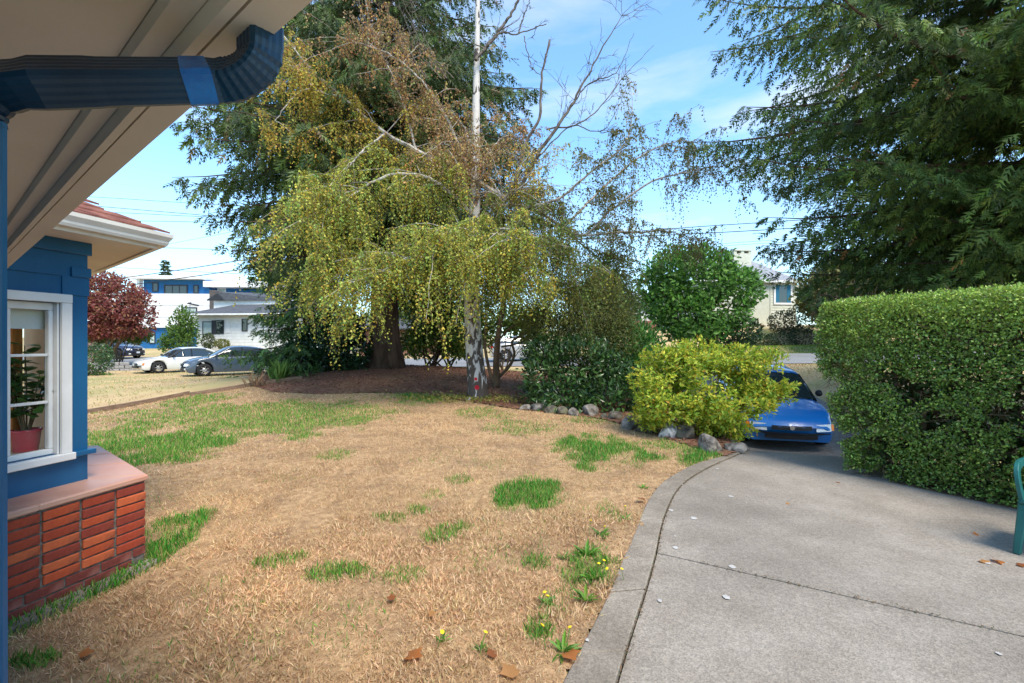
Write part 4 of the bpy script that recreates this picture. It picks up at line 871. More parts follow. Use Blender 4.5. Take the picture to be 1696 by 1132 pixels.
for i, (x, y, w_, h_, k, lab) in enumerate(ROCKS):
    g = gp(x, y, .0); sx = w_ / F * g[1] / 2 * 1.12; sz = h_ / F * g[1] * .72
    bm = rockmesh(40 + i, sx, sx * .85, sz); me = bpy.data.meshes.new('rock'); bm.to_mesh(me); bm.free(); me.materials.append(MATS['rock_' + k])
    for p in me.polygons: p.use_smooth = True
    zb = min(float(T(g[0], g[1])), .02)
    o = bpy.data.objects.new('rock', me); o.location = (g[0], g[1] + sx * .3, zb + sz * .45); o.rotation_euler = (rng.normal() * .15, rng.normal() * .15, rng.uniform(0, 6)); COL.objects.link(o); tag(o, lab, 'rock', 'rocks edging the planting bed')
wq = gt(776, 664); bm = rockmesh(77, .09, .08, .06); me = bpy.data.meshes.new('stone'); bm.to_mesh(me); bm.free(); me.materials.append(MATS['rock_white']); o = bpy.data.objects.new('stone', me); o.location = wq + [0, -.05, .05]; COL.objects.link(o); tag(o, 'small white stone at the left foot of the birch trunk', 'stone')
pmat('red_petal', (.45, .008, .02), (.6, .02, .04), 8, .5)
for i, (x, y, s) in enumerate([(790, 642, .8), (788, 628, .55)]):
    c = px(x, y, BY - .27); m = MB()
    for k in range(6):
        a = k * 1.047; d = np.array([math.cos(a), -.35, math.sin(a)]); u = np.array([-math.sin(a), 0, math.cos(a)]) * .035 * s
        m.add(np.array([c, c + d * .05 * s + u, c + d * .085 * s, c + d * .05 * s - u]), np.array([[0, 1, 2, 3]]))
    m.lathe([(0, -.03 * s), (.02 * s, -.02 * s), (.022 * s, 0), (0, .02 * s)], c, (0, 1, 0), 8)
    tag(m.build('red_flower', 'red_petal'), ['larger red flower decoration low on the birch trunk', 'smaller red flower decoration above the other on the birch trunk'][i], 'flower', 'red flowers on the birch')
# timber edging between the lawns
ed = thing('lawn_edging', 'low weathered timber edging between our lawn and the neighbouring dry lawn', 'edging', gt(312, 656))
for a, b in (((20, 707), (313, 655)), ((316, 657), (420, 640)), ((422, 638.5), (500, 629))):
    q0, q1 = gt(*a), gt(*b); pth_ = np.array([q0 * (1 - t) + q1 * t for t in np.linspace(0, 1, 10)]); pth_[:, 2] = T(pth_[:, 0], pth_[:, 1]) + .04
    MB().sweep(pth_, np.array([(-.03, -.1), (.03, -.1), (.03, .07), (-.03, .07)])).build('board', 'old_board', ed)

# ================================================================== cars
pmat('tyre', (.012, .012, .012), (.02, .02, .02), 20, .8); pmat('rim', (.45, .45, .47), (.55, .55, .57), 5, .3, metal=.7); pmat('rim_dark', (.03, .03, .03), (.06, .06, .06), 5, .35, metal=.5)
pmat('car_black', (.01, .01, .011), (.018, .018, .018), 9, .45); pmat('lamp_clear', (.6, .6, .57), (.75, .75, .72), 14, .12, spec=.8); pmat('lamp_amber', (.8, .22, .01), None, 8, .2); pmat('lamp_red', (.5, .01, .01), None, 8, .2)
pmat('plate', (.55, .58, .62), (.65, .68, .7), 30, .5); pmat('chrome', (.6, .6, .6), (.7, .7, .7), 6, .15, metal=.9)
def carglass():
    m, t, o = _new('car_glass'); b = t.nodes.new('ShaderNodeBsdfPrincipled'); b.inputs['Base Color'].default_value = (.02, .03, .032, 1); b.inputs['Roughness'].default_value = .04; b.inputs['Specular IOR Level'].default_value = .9; t.links.new(b.outputs[0], o.inputs[0])
carglass()
for n_, c in (('paint_blue', (.008, .15, .46)), ('paint_white', (.62, .62, .60)), ('paint_slate', (.055, .08, .115)), ('paint_navy', (.008, .015, .05)), ('paint_silver', (.4, .41, .42))): pmat(n_, c, tuple(v * 1.06 for v in c), 2, .3, spec=.5, coat=.8)
def car(name, label, loc, head, pitch, Lc, Wd, Hc, paint, hood, roofp, wheels=(.19, .81), wr=.31, style='sedan', lamps='round', rim='rim', group='parked cars', plate=True):
    """hood: [(u, z)] top line of the lower body; roofp: [(u, z)] roof line; u runs from nose 0 to tail 1; built along +x = nose"""
    t = thing(name, label, 'car', (0, 0, 0), group=group); hw = Wd / 2
    us_ = np.unique(np.concatenate([np.linspace(0, .06, 7), np.linspace(.06, .94, 64), np.linspace(.94, 1, 7)]))
    hu, hz_ = zip(*hood); zt_ = np.interp(us_, hu, hz_); k3 = np.array([.25, .5, .25]); z2 = np.convolve(np.pad(zt_, 1, 'edge'), k3, 'valid'); zt_ = z2
    wv = hw * np.interp(us_, [0, .03, .09, .22, .78, .93, .98, 1], [.86, .93, .97, 1, 1, .97, .93, .86]); x = (0.5 - us_) * Lc
    zb = np.full(len(us_), .19); zb[us_ < .03] = .23; zb[us_ > .97] = .26
    for wu in wheels:
        xw = (.5 - wu) * Lc; ra = wr + .065; d2 = ra ** 2 - (x - xw) ** 2; zb = np.where(d2 > 0, np.maximum(zb, wr + np.sqrt(np.maximum(d2, 0))), zb)
    ztm = np.maximum(zt_, zb + .05)
    def sect(i):
        z0, z1, w_ = zb[i], ztm[i], wv[i]; h = z1 - z0
        return [(w_ * .93, z0), (w_ * .985, z0 + .18 * h), (w_, z0 + .5 * h), (w_ * .985, z0 + .74 * h), (w_ * .95, z0 + .9 * h), (w_ * .86, z0 + .975 * h), (w_ * .6, z1 + .012), (w_ * .3, z1 + .02), (0, z1 + .024)]
    P = []
    for i in range(len(us_)):
        s = sect(i); full = [(y, z) for y, z in s] + [(-y, z) for y, z in s[-2::-1]]
        bend = .20 * max(0, 1 - us_[i] / .14) ** 1.3 - .14 * max(0, 1 - (1 - us_[i]) / .12) ** 1.3
        P.append([(x[i] - bend * (abs(y) / hw) ** 2.4, y, z) for y, z in full])
    P = np.array(P); m = MB().grid(P); k = P.shape[1]
    m.add(P[0], np.arange(k)[None]); m.add(P[-1], np.arange(k)[::-1][None]); m.build('body', paint, t, smooth=True, world=False)
    MB().box((0, 0, .33), (Lc * .86, Wd * .80, .26)).build('underbody', 'car_black', t, world=False)
    # cabin
    ru, rz = zip(*roofp); u2 = np.linspace(ru[0], ru[-1], 40); zr_ = np.interp(u2, ru, rz); zr_ = np.convolve(np.pad(zr_, 2, 'edge'), np.ones(5) / 5, 'valid'); x2 = (.5 - u2) * Lc
    belt = np.interp(u2, hu, hz_) - .03; hmx = max(rz); G = []
    for i in range(len(u2)):
        f = np.clip((zr_[i] - belt[i]) / (hmx - belt[i]), 0.02, 1); wb_, wr_ = hw * .93, hw * (.93 - .23 * f)
        s = [(wb_, belt[i]), (lerp(wb_, wr_, .5) + .015 * f, lerp(belt[i], zr_[i], .5)), (wr_ + .02, lerp(belt[i], zr_[i], .9)), (wr_ * .9, zr_[i] - .012 * f), (wr_ * .5, zr_[i] + .012 * f), (0, zr_[i] + .018 * f)]
        full = s + [(-y, z) for y, z in s[-2::-1]]; G.append([(x2[i] - .10 * (abs(y) / hw) ** 2 * (1 if i < 12 else 0), y, z) for y, z in full])
    G = np.array(G); cab = MB().grid(G).build('glasshouse', 'car_glass', t, smooth=True, world=False)
    hi_ = np.where(zr_ > hmx - .075)[0]; a, b = hi_[0], hi_[-1]
    MB().grid(G[a:b + 1, 2:-2] + [0, 0, .008]).build('roof', paint, t, smooth=True, world=False)
    kk = G.shape[1]
    for sgn in (0, 1):
        col_ = (lambda j: j) if sgn == 0 else (lambda j: kk - 1 - j)
        A = np.array([G[0, col_(0)], G[a // 2, col_(2)] * .5 + G[a // 2, col_(1)] * .5, G[a, col_(2)]]); MB().tube(smooth_path(A, 8), .032, 6).build('pillar', paint if style != 'old' else 'car_black', t, world=False)
        Z = np.array([G[-1, col_(0)], G[(b + 39) // 2, col_(2)], G[b, col_(2)]]); MB().tube(smooth_path(Z, 8), .06, 6).build('pillar', paint, t, world=False)
        mid = int(lerp(a, b, .42)); MB().tube(G[mid, [col_(0), col_(1), col_(2)]], .03, 5).build('pillar', 'car_black', t, world=False)
        sy = 1 if sgn == 0 else -1; xm = x2[4]
        MB().lathe([(0, -.05), (.06, -.045), (.075, 0), (.06, .05), (0, .055)], (xm - .05, sy * (hw + .07), belt[4] + .09), (1, 0, 0), 10).build('mirror', 'car_black' if style == 'old' else paint, t, smooth=True, world=False)
        for wu in wheels:
            xw = (.5 - wu) * Lc; c = (xw, sy * (hw - .10), wr); wt = MB().lathe([(wr * .6, .105), (wr * .93, .11), (wr, .07), (wr, -.07), (wr * .93, -.11)], c, (0, sy, 0), 28).build('wheel', 'tyre', t, smooth=True, world=False)
            rm = MB().lathe([(0, .075), (wr * .2, .08), (wr * .22, .06), (wr * .3, .045)], c, (0, sy, 0), 20); rm.lathe([(wr * .56, .06), (wr * .62, .1), (wr * .66, .09)], c, (0, sy, 0), 28)
            for q in range(7):
                a7 = q * 6.283 / 7; dx = np.array([math.cos(a7), 0, math.sin(a7)]); rm.box(np.array(c) + dx * wr * .42 + [0, sy * .075, 0], (wr * .45, .02, wr * .12), ax=np.array([dx, [0, 1, 0], np.cross(dx, [0, 1, 0])]))
            rm.build('rim', rim, wt, world=False)
    fx = Lc / 2; zh = np.interp(.03, hu, hz_)
    def frontx(y): return fx - .20 * (abs(y) / hw) ** 2.4
    def strip(nm, y0, y1, z0, z1, mat, push=.012, back=.0, parent=t):
        ys_ = np.linspace(y0, y1, 8); Q = np.array([[(frontx(y) + push - (back if j else 0), y, z) for j, z in enumerate((z0, z1))] for y in ys_]); Q2 = Q.copy(); Q2[:, :, 0] -= .05
        MB().grid(Q).grid(Q2[:, ::-1]).add(np.vstack([Q[:, 1], Q2[:, 1]]), np.array([[i, i + 1, 8 + i + 1, 8 + i] for i in range(7)])).add(np.vstack([Q[:, 0], Q2[:, 0]]), np.array([[i + 1, i, 8 + i, 8 + i + 1] for i in range(7)])).build(nm, mat, parent, world=False)
    zl = zh - .05
    for sy in (1, -1):
        strip('headlight', sy * hw * .52, sy * hw * .86, zl - .13, zl, 'lamp_clear', .006, .05)
        strip('indicator', sy * hw * .865, sy * hw * .93, zl - .12, zl - .01, 'lamp_amber' if style != 'new' else 'lamp_clear', .004, .05)
        if style == 'new': strip('fog_light', sy * hw * .62, sy * hw * .78, .33, .42, 'lamp_clear', .012)
        xb = -Lc / 2; MB().box((xb + .05, sy * hw * .74, np.interp(.96, hu, hz_) - .16), (.1, .28, .16)).build('tail_light', 'lamp_red', t, world=False, bevel=.02)
    strip('grille', -hw * .42, hw * .42, zl - .10, zl - .025, 'car_black', .012, .02)
    if style == 'new':
        strip('lower_grille', -hw * .6, hw * .6, .25, .46, 'car_black', .014, .01); strip('grille_bar', -hw * .4, hw * .4, zl - .02, zl, 'chrome', .014)
    else:
        strip('lower_grille', -hw * .55, hw * .55, .30, .38, 'car_black', .012); strip('lower_grille', -hw * .5, hw * .5, .39, .41, 'car_black', .012)
        strip('bumper_strip', -hw * .84, hw * .84, zl - .19, zl - .17, 'car_black', .010)
    if plate: strip('number_plate', -.15, .15, .41, .54, 'plate', .022)
    MB().lathe([(0, 0), (.045, 0), (.045, .01), (0, .012)], (fx + .012, 0, zl - .055), (1, 0, 0), 12).build('badge', 'chrome', t, world=False)
    t.location = [float(v) for v in loc]; t.rotation_mode = 'XYZ'; t.rotation_euler = (0, pitch, head); return t
SED_H = [(0, .50), (.015, .60), (.05, .68), (.12, .76), (.28, .86), (.33, .89), (.8, .93), (.86, .95), (.98, .92), (1, .70)]; SED_R = [(.27, .86), (.30, .90), (.42, 1.30), (.48, 1.37), (.6, 1.39), (.7, 1.36), (.76, 1.26), (.87, .96)]
HAT_H = [(0, .50), (.02, .66), (.05, .76), (.12, .86), (.24, .96), (.3, .99), (.8, 1.05), (.95, 1.03), (1, .75)]; HAT_R = [(.22, .95), (.26, 1.0), (.42, 1.40), (.5, 1.46), (.62, 1.46), (.75, 1.40), (.88, 1.16), (.93, 1.03)]
SUV_H = [(0, .6), (.015, .78), (.05, .9), (.14, 1.0), (.24, 1.06), (.3, 1.08), (.85, 1.16), (.97, 1.14), (1, .85)]; SUV_R = [(.24, 1.05), (.28, 1.12), (.4, 1.5), (.48, 1.6), (.7, 1.63), (.85, 1.55), (.95, 1.18)]
# blue car nose-down on the drive: nose points back towards the house
cf = px(1311, 720, 9.3); ang = R(15); back = np.array([math.sin(ang), math.cos(ang)]); cc = cf[:2] + back * 2.1
sl = math.atan(.1); car('parked_car', 'glossy blue sedan facing us on the driveway, half hidden by the azalea', onT(*cc, .03), math.atan2(-back[1], -back[0]), sl * math.cos(0), 4.2, 1.69, 1.39, 'paint_blue', SED_H, SED_R, style='old', plate=False)
c1 = onT(*px(385, 600, 24.4)[:2]); car('parked_car', 'slate grey hatchback parked on the dry grass beside the white car', c1, R(180 + 42), 0, 4.4, 1.78, 1.46, 'paint_slate', HAT_H, HAT_R, style='new', wr=.32)
c2 = onT(*px(302, 600, 27.0)[:2]); car('parked_car', 'white older sedan parked left of the grey hatchback', c2, R(180 + 54), 0, 4.5, 1.7, 1.42, 'paint_white', SED_H, SED_R, style='old')
c3 = onT(*px(183, 590, 37.0)[:2], .04); car('parked_car', 'dark navy crossover standing in front of the blue apartment building', c3, R(-4), 0, 4.6, 1.85, 1.64, 'paint_navy', SUV_H, SUV_R, style='new', wr=.36, rim='rim_dark')
c4 = onT(*px(872, 580, 28.2)[:2], .04); car('parked_car', 'silver car glimpsed on the street between the birch and the laurel', c4, R(10), 0, 4.5, 1.75, 1.45, 'paint_silver', HAT_H, HAT_R, style='new')

# ================================================================== neighbouring buildings
pmat('clap_cream', (.50, .50, .39), (.56, .56, .45), 3, .7); pmat('slate_roof', (.20, .21, .23), (.30, .31, .33), 5, .9, .01, 30); pmat('dark_roof', (.06, .065, .075), (.10, .105, .115), 5, .9, .01, 30)
pmat('apt_blue', (.012, .10, .26), (.016, .125, .31), 2, .7); pmat('apt_navy', (.012, .03, .09), (.016, .04, .11), 2, .7); pmat('apt_white', (.68, .68, .68), (.75, .75, .75), 2, .7); pmat('trim_dark', (.03, .03, .035), None, 4, .5)
pmat('house_white', (.66, .66, .63), (.74, .74, .71), 3, .7); pmat('curtain_blue', (.02, .12, .2), (.03, .17, .26), 9, .9, stretch=(12, 12, 1)); pmat('shade_green', (.35, .42, .40), (.42, .5, .47), 4, .6); pmat('block_grey', (.20, .195, .185), (.31, .30, .285), 9, .95, .01, 30)
pmat('chimney_dark', (.07, .06, .055), (.13, .11, .1), 12, .9, .01, 30); pmat('brick_far', (.18, .085, .06), (.25, .13, .09), 12, .9, .01, 30)
class Bld:
    """building with a facing wall: local u along the wall (to the right), v away from the street, z up"""
    def __init__(s, name, label, o2, z0, ang):
        s.o = np.asarray(o2, float); s.z0 = z0; s.u = np.array([math.cos(ang), math.sin(ang)]); s.v = np.array([-s.u[1], s.u[0]]); s.t = thing(name, label, 'house' if 'apart' not in name else 'building', (*s.o, z0)); s.ax = np.array([[*s.u, 0], [*s.v, 0], [0, 0, 1]])
    def w(s, u, v, z): return np.array([*(s.o + s.u * u + s.v * v), s.z0 + z])
    def box(s, name, u0, u1, v0, v1, z0, z1, mat, parent=None, bevel=0): return MB().box(s.w((u0 + u1) / 2, (v0 + v1) / 2, (z0 + z1) / 2), (u1 - u0, v1 - v0, z1 - z0), ax=s.ax).build(name, mat, parent or s.t, bevel=bevel)
    def uz(s, x, y, v=0.0):
        r = np.array([(x - CX) / F, 1.0]); o = s.o + s.v * v; Y = (o @ s.v) / (r @ s.v); q = r * Y - o; return float(q @ s.u), H + (CY - y) / F * Y - s.z0
    def window(s, x0, y0, x1, y1, frame='white_paint', pane='car_glass', f=.08, v=0.0, bars=0):
        u0, z1 = s.uz(x0, y0, v); u1, z0 = s.uz(x1, y1, v); wn = s.box('window', u0, u1, v - .03, v - .01, z0, z1, pane)
        for a in ((u0 - f, u0, z0 - f, z1 + f), (u1, u1 + f, z0 - f, z1 + f), (u0 + .001, u1 - .001, z1, z1 + f), (u0 + .001, u1 - .001, z0 - f, z0)): s.box('frame', a[0], a[1], v - .06, v - .0, a[2], a[3], frame, wn)
        for b in range(bars): ub_ = lerp(u0, u1, (b + 1) / (bars + 1)); s.box('mullion', ub_ - f * .3, ub_ + f * .3, v - .05, v - .031, z0, z1, frame, wn)
        return wn, (u0, u1, z0, z1)
    def poly(s, name, pts, mat, parent=None, th=.12):
        V = np.array([s.w(*p) for p in pts]); n = len(V); V2 = V - [0, 0, th]
        return MB().add(np.vstack([V, V2]), [np.arange(n)[None], np.arange(n, 2 * n)[::-1][None], np.array([[(i + 1) % n, i, n + i, n + (i + 1) % n] for i in range(n)])]).build(name, mat, parent or s.t)
# pale green clapboard house on the bank
b = Bld('clapboard_house', 'pale green clapboard house with grey roof and blue curtains up on the right bank', px(1227, 545, 36)[:2], float(px(1227, 549, 36)[2]), R(8))
uR = b.uz(1319, 520)[0]; zE = b.uz(1300, 466)[1]; uM = b.uz(1276, 500)[0]
b.box('wall', -3.5, uR - .001, .03, 7, -.6, zE, 'clap_cream'); zz = -.02
while zz < zE - .1:
    zn = min(zz + .205, zE); MB().add(*ext([(0, b.z0 + zz), (-.035, b.z0 + zz), (-.008, b.z0 + zn), (0, b.z0 + zn)], b.o + b.v * .03, b.v, b.u, uM + .06, uR)).build('clapboard', 'clap_cream', b.t); zz += .205
b.box('corner_board', uM - .05, uM + .05, -.05, .03, -.1, zE, 'clap_cream'); b.box('chimney_stack', -3.0, uM - .055, -.25, .029, -.1, zE + .0, 'clap_cream') if False else b.box('wall_panel', -3.5, uM - .055, -.01, .029, -.1, zE - .02, 'clap_cream')
b.box('foundation', -3.5, uR, .005, .06, -1.2, -.021, 'chimney_dark')
wn, (u0, u1, z0, z1) = b.window(1284, 472, 1309, 502, 'white_paint', f=.14); w4 = (u1 - u0) * .24
b.box('curtain', u0 + .01, u0 + w4, -.045, -.031, z0 + .01, z1 - .01, 'curtain_blue', wn); b.box('curtain', u1 - w4, u1 - .01, -.045, -.031, z0 + .01, z1 - .01, 'curtain_blue', wn)
uA = b.uz(1232, 430)[0]; zR = b.uz(1290, 431, 3.5)[1]
roof = b.poly('roof', [(-3.9, -.35, zE - .02), (uR + .15, -.35, zE - .02), (uR - 1.7, 3.5, zR), (-3.9, 3.5, zR)], 'slate_roof')
b.poly('roof', [(uR + .15, -.35, zE - .02), (uR + .15, 7.3, zE - .02), (uR - 1.7, 3.5, zR)], 'slate_roof')
b.box('fascia', -3.9, uR + .18, -.40, -.36, zE - .17, zE + .02, 'white_paint'); b.box('soffit_box', uR, uR + .7, .3, 6.5, zE - .5, zE - .25, 'clap_cream')
u0, z0 = b.uz(1213, 438, 2.5); u1, z1 = b.uz(1242, 421, 2.5); ch = b.box('chimney', u0, u1, 2.3, 3.3, zE, z1, 'clap_cream', roof)
for q in (0, .42, .84): b.box('chimney_cap', lerp(u0, u1, q), lerp(u0, u1, q + .16), 2.3, 3.3, z1 + .001, z1 + .2, 'clap_cream', roof)
b.box('chimney_cap', u0 - .03, u1 + .03, 2.25, 3.35, z1 + .201, z1 + .3, 'clap_cream', roof)
# white bungalow behind the parked cars
wx = px(326, 590, 43); b = Bld('white_bungalow', 'white bungalow with dark hipped roof and black shutters behind the parked cars', wx[:2], float(T(*wx[:2])), R(-6))
zE = b.uz(340, 521)[1]; uR = 13.0
b.box('wall', 0, uR, 0, 9, -.4, zE, 'house_white')
for zz in np.arange(.1, zE - .2, .28): b.box('siding_board', .01, uR, -.025, -.001, zz, zz + .255, 'house_white')
b.window(337, 534, 351, 553, 'trim_dark', 'shade_green', .07, -.03, 0); u0, z1 = b.uz(351.5, 531); u1, z0 = b.uz(357.5, 554); b.box('shutter', u0, u1, -.075, -.027, z0, z1, 'trim_dark')
b.window(358.5, 532, 370, 552, 'trim_dark', 'car_glass', .07, -.03, 0); b.window(402, 530, 409, 548, 'trim_dark', 'car_glass', .07, -.03)
u0, z1 = b.uz(371, 532); u1, z0 = b.uz(382, 552); b.box('house_number_board', u0 + .2, u1, -.06, -.027, z0, z1, 'house_white')
zR = b.uz(400, 496, 4)[1]
rf_ = b.poly('roof', [(-.8, -.8, zE), (uR + .8, -.8, zE), (uR - 3, 4.5, zR), (3.6, 4.5, zR)], 'dark_roof'); b.poly('roof', [(-.8, -.8, zE), (3.6, 4.5, zR), (-.8, 9.8, zE)], 'dark_roof')
for k in range(14): b.box('rafter_end', -.7 + k * .9, -.6 + k * .9, -.85, -.1, zE - .16, zE - .01 - .12, 'house_white')
b.box('gutter', -.85, uR, -.9, -.81, zE - .12, zE + .02, 'house_white')
g0, g1 = b.uz(348, 497, 2.4), b.uz(376, 497, 2.4); ga = b.uz(363, 486, 2.4); zL = g0[1]
b.box('dormer', g0[0] + .3, g0[0] + 8, 2.5, 6, zE + .3, zL, 'house_white')
b.poly('roof', [(g0[0] - .2, 2.2, zL), (g1[0], 2.2, zL), (ga[0] + 1, 4.4, ga[1] + .3), (ga[0], 2.2, ga[1])], 'dark_roof', None, .1)
b.poly('gable', [(g0[0], 2.3, zL), (g1[0], 2.3, zL), (ga[0], 2.3, ga[1])], 'house_white', None, .06); b.poly('roof', [(ga[0], 2.2, ga[1] + .1), (g1[0] + .1, 2.2, zL), (g1[0] + 6, 2.4, zL), (g1[0] + 6, 4.6, ga[1] + .1)], 'dark_roof', None, .1)
u0, z1 = b.uz(346.5, 481, 4); u1, z0 = b.uz(356, 506, 4); b.box('chimney', u0, u1, 4, 5, zE, z1, 'chimney_dark', rf_, .03)
# blue and white apartment block
ax_ = px(232, 588, 58); b = Bld('apartment_building', 'blue and white three storey modern apartment block behind the bungalow', ax_[:2], float(T(*ax_[:2])), R(3))
zA = b.uz(250, 543)[1]; zB = b.uz(250, 487)[1]; zC = b.uz(250, 463)[1]; uL = b.uz(150, 560)[0]; uR = b.uz(420, 500)[0] + 3
b.box('wall', uL, 0, 1.2, 12, -1.2, zA, 'apt_navy'); b.box('wall', .001, uR, 0, 12, -1.2, zA, 'apt_blue'); b.box('wall', uL, uR, -.35, 12, zA + .001, zB, 'apt_white')
uq = b.uz(344, 480)[0]; b.box('wall', .2, uq, .3, 12, zB + .001, zC, 'apt_blue'); b.box('wall', uq + .001, uR, 1.5, 12, zB + .001, zC - .9, 'apt_blue')
b.box('roof', -.9, uq - .4, -.8, 12.5, zC + .001, zC + .4, 'apt_white'); b.box('roof', uq - .39, uR + 1, -.3, 12.5, zC - .899, zC - .2, 'apt_white'); b.box('corner_post', -.2, .15, -.3, .29, zB, zC, 'apt_white')
b.window(274, 474, 309, 487, 'trim_dark', 'car_glass', .16, .29, 2); b.window(254, 470, 261, 482, 'trim_dark', 'car_glass', .12, .29); b.window(322, 474, 327.5, 485, 'trim_dark', 'car_glass', .12, .29); b.window(362, 479, 373, 485, 'apt_white', 'shade_green', .12, 1.49)
b.window(304, 511, 325, 518, 'trim_dark', 'shade_green', .14, -.36); b.window(249, 552, 256, 568, 'trim_dark', 'shade_green', .12, -.01); b.window(208, 556, 228, 571, 'trim_dark', 'car_glass', .14, 1.19, 1)
for y in (507, 527): u0, z0 = b.uz(245, y, -.36); b.box('panel_joint', .1, uR, -.365, -.351, z0, z0 + .06, 'block_grey')
u0, z0 = b.uz(316, 502, -.4); u1, z1 = b.uz(334, 507, -.4); MB().tube([b.w(u0, -.4, z0), b.w(u0, -1.0, z0 - .1), b.w(u1, -1.0, z1)], .09, 6).build('wall_lamp_arm', 'trim_dark', b.t)
# block retaining wall left of the white car
rw = thing('block_wall', 'low grey concrete block retaining wall below the navy crossover', 'wall', onT(*px(195, 612, 27.6)[:2]))
q0, q1 = px(148, 612, 27.0)[:2], px(238, 612, 28.3)[:2]; dv = (q1 - q0) / np.linalg.norm(q1 - q0); Lw = np.linalg.norm(q1 - q0); bo = MB().box((0, 0, 0), (.44, .3, .185)).build('block', 'block_grey', bevel=.02); bme = bo.data; bpy.data.objects.remove(bo)
for r_ in range(3):
    zc = -.2 + .1 + r_ * .195; x = .22 * (r_ % 2); lim = Lw - max(0, r_ - 1) * .9
    while x < lim:
        o = bpy.data.objects.new('block', bme); c = q0 + dv * (x + .22) + rng.normal(size=2) * .01; o.location = (*c, zc); o.rotation_euler = (0, 0, math.atan2(dv[1], dv[0]) + rng.normal() * .02); link(o, rw); x += .455
# slatted fence end behind the red maple
fn = thing('slat_fence', 'dark brown slat fence beside the red maple', 'fence', onT(*px(160, 580, 33)[:2])); fc = px(150, 580, 33)
for k in range(7): MB().box([fc[0] - .3 + k * .24, fc[1], fc[2] + .3], (.17, .04, 3.0)).build('slat', 'old_board', fn)

# ---- trees and bushes round the neighbours
shrub('red_maple', 'rounded dark red maple tree at the corner of our blue house', onT(*px(165, 600, 29)[:2]), [lump(165, 490, 29, 55, 38, 1.9), lump(205, 510, 28.6, 42, 36, 1.5), lump(150, 530, 28.6, 50, 30, 1.6), lump(228, 535, 28.8, 22, 20, .8), lump(185, 545, 28.5, 45, 14, 1.2)], 9000, .2, .12, [(.23, .06, .055), (.29, .09, .07), (.18, .05, .045), (.33, .16, .08)], 'leaf_soft', 9, LEAF, cat='tree', cluster=2, cl_r=.3, sr=.09, shell=.5, gapn=.33, gs=1.2)
shrub('green_shrub', 'green shrub band under the red maple crown', onT(*px(195, 600, 30.5)[:2]), [lump(175, 553, 30.5, 34, 12, .9), lump(222, 556, 30.3, 24, 10, .7)], 1800, .2, .1, [(.12, .18, .03), (.17, .22, .04), (.08, .13, .03)], 'leaf_soft', 6, LEAF, cat='tree', cluster=2, cl_r=.3, sr=.05)
shrub('camellia_shrub', 'dense green bush right against the corner of the blue house wall', onT(*px(157, 628, 24)[:2]), [lump(155, 600, 24, 26, 26, .8), lump(165, 588, 24, 18, 18, .6), lump(150, 615, 23.8, 18, 14, .5)], 2600, .12, .07, [(.03, .075, .025), (.05, .11, .03), (.08, .15, .04)], 'leaf_gloss', 7, LEAF, sr=.04)
shrub('ivy_patch', 'bright low leafy ground plants under the bush by the house corner', onT(*px(160, 636, 23.2)[:2]), [lump(160, 630, 23.3, 22, 7, .8), lump(175, 627, 23.6, 12, 6, .5)], 700, .16, .13, [(.12, .24, .04), (.16, .30, .05), (.08, .17, .03)], 'leaf_soft', 3, LEAF, cat='plant', sr=.02)
shrub('young_tree', 'young upright leafy tree in front of the white bungalow corner', onT(*px(303, 590, 40)[:2]), [lump(305, 560, 40, 22, 24, 1.1), lump(312, 535, 40, 14, 20, .7), lump(290, 550, 40, 12, 26, .7), lump(300, 520, 40, 8, 14, .5), lump(275, 570, 40, 10, 16, .6)], 3000, .26, .12, [(.11, .20, .035), (.15, .25, .045), (.08, .15, .03)], 'leaf_soft', 9, LEAF, cat='tree', sr=.05, shell=.85, up=1.)
shrub('small_shrub', 'little clipped bush under the bungalow window', onT(*px(345, 580, 41.5)[:2]), [lump(345, 565, 41.5, 9, 12, .5)], 500, .2, .1, [(.07, .10, .04), (.1, .13, .05)], 'leaf_soft', 3, LEAF, sr=.04)
shrub('small_shrub', 'yellowish low bush right of the clipped bungalow bush', onT(*px(368, 580, 41.5)[:2]), [lump(368, 570, 41.5, 11, 7, .5)], 400, .2, .1, [(.2, .2, .05), (.15, .18, .04)], 'leaf_soft', 3, LEAF, sr=.04)
shrub('bank_shrub', 'grey-brown rounded shrub below the pale green house window', onT(*px(1300, 550, 33)[:2]), [lump(1300, 535, 33, 26, 20, 1.), lump(1325, 530, 33, 24, 24, 1.)], 2600, .16, .08, [(.06, .08, .04), (.09, .10, .05), (.05, .06, .035)], 'leaf_soft', 8, LEAF, sr=.04)
shrub('juniper_bank', 'low spreading dark green junipers on the bank across the street', onT(*px(1300, 570, 31)[:2]), [lump(1262, 565, 31, 24, 9, .8), lump(1295, 563, 31.2, 26, 11, .9), lump(1330, 560, 31.2, 26, 14, .9), lump(1240, 560, 31.6, 20, 10, .8)], 2600, .2, .06, [(.035, .065, .028), (.05, .085, .03), (.03, .05, .022)], 'needle', 6, LEAF, sr=.03)
shrub('dry_plants', 'russet dry plants along the pale green house foundation', onT(*px(1255, 548, 35)[:2]), [lump(1250, 546, 35, 20, 7, .4), lump(1280, 546, 35, 16, 6, .4)], 1200, .2, .05, [(.22, .09, .05), (.28, .15, .07), (.16, .08, .05)], 'leaf_soft', 5, LEAF, cat='plant', sr=.02, up=1.5)
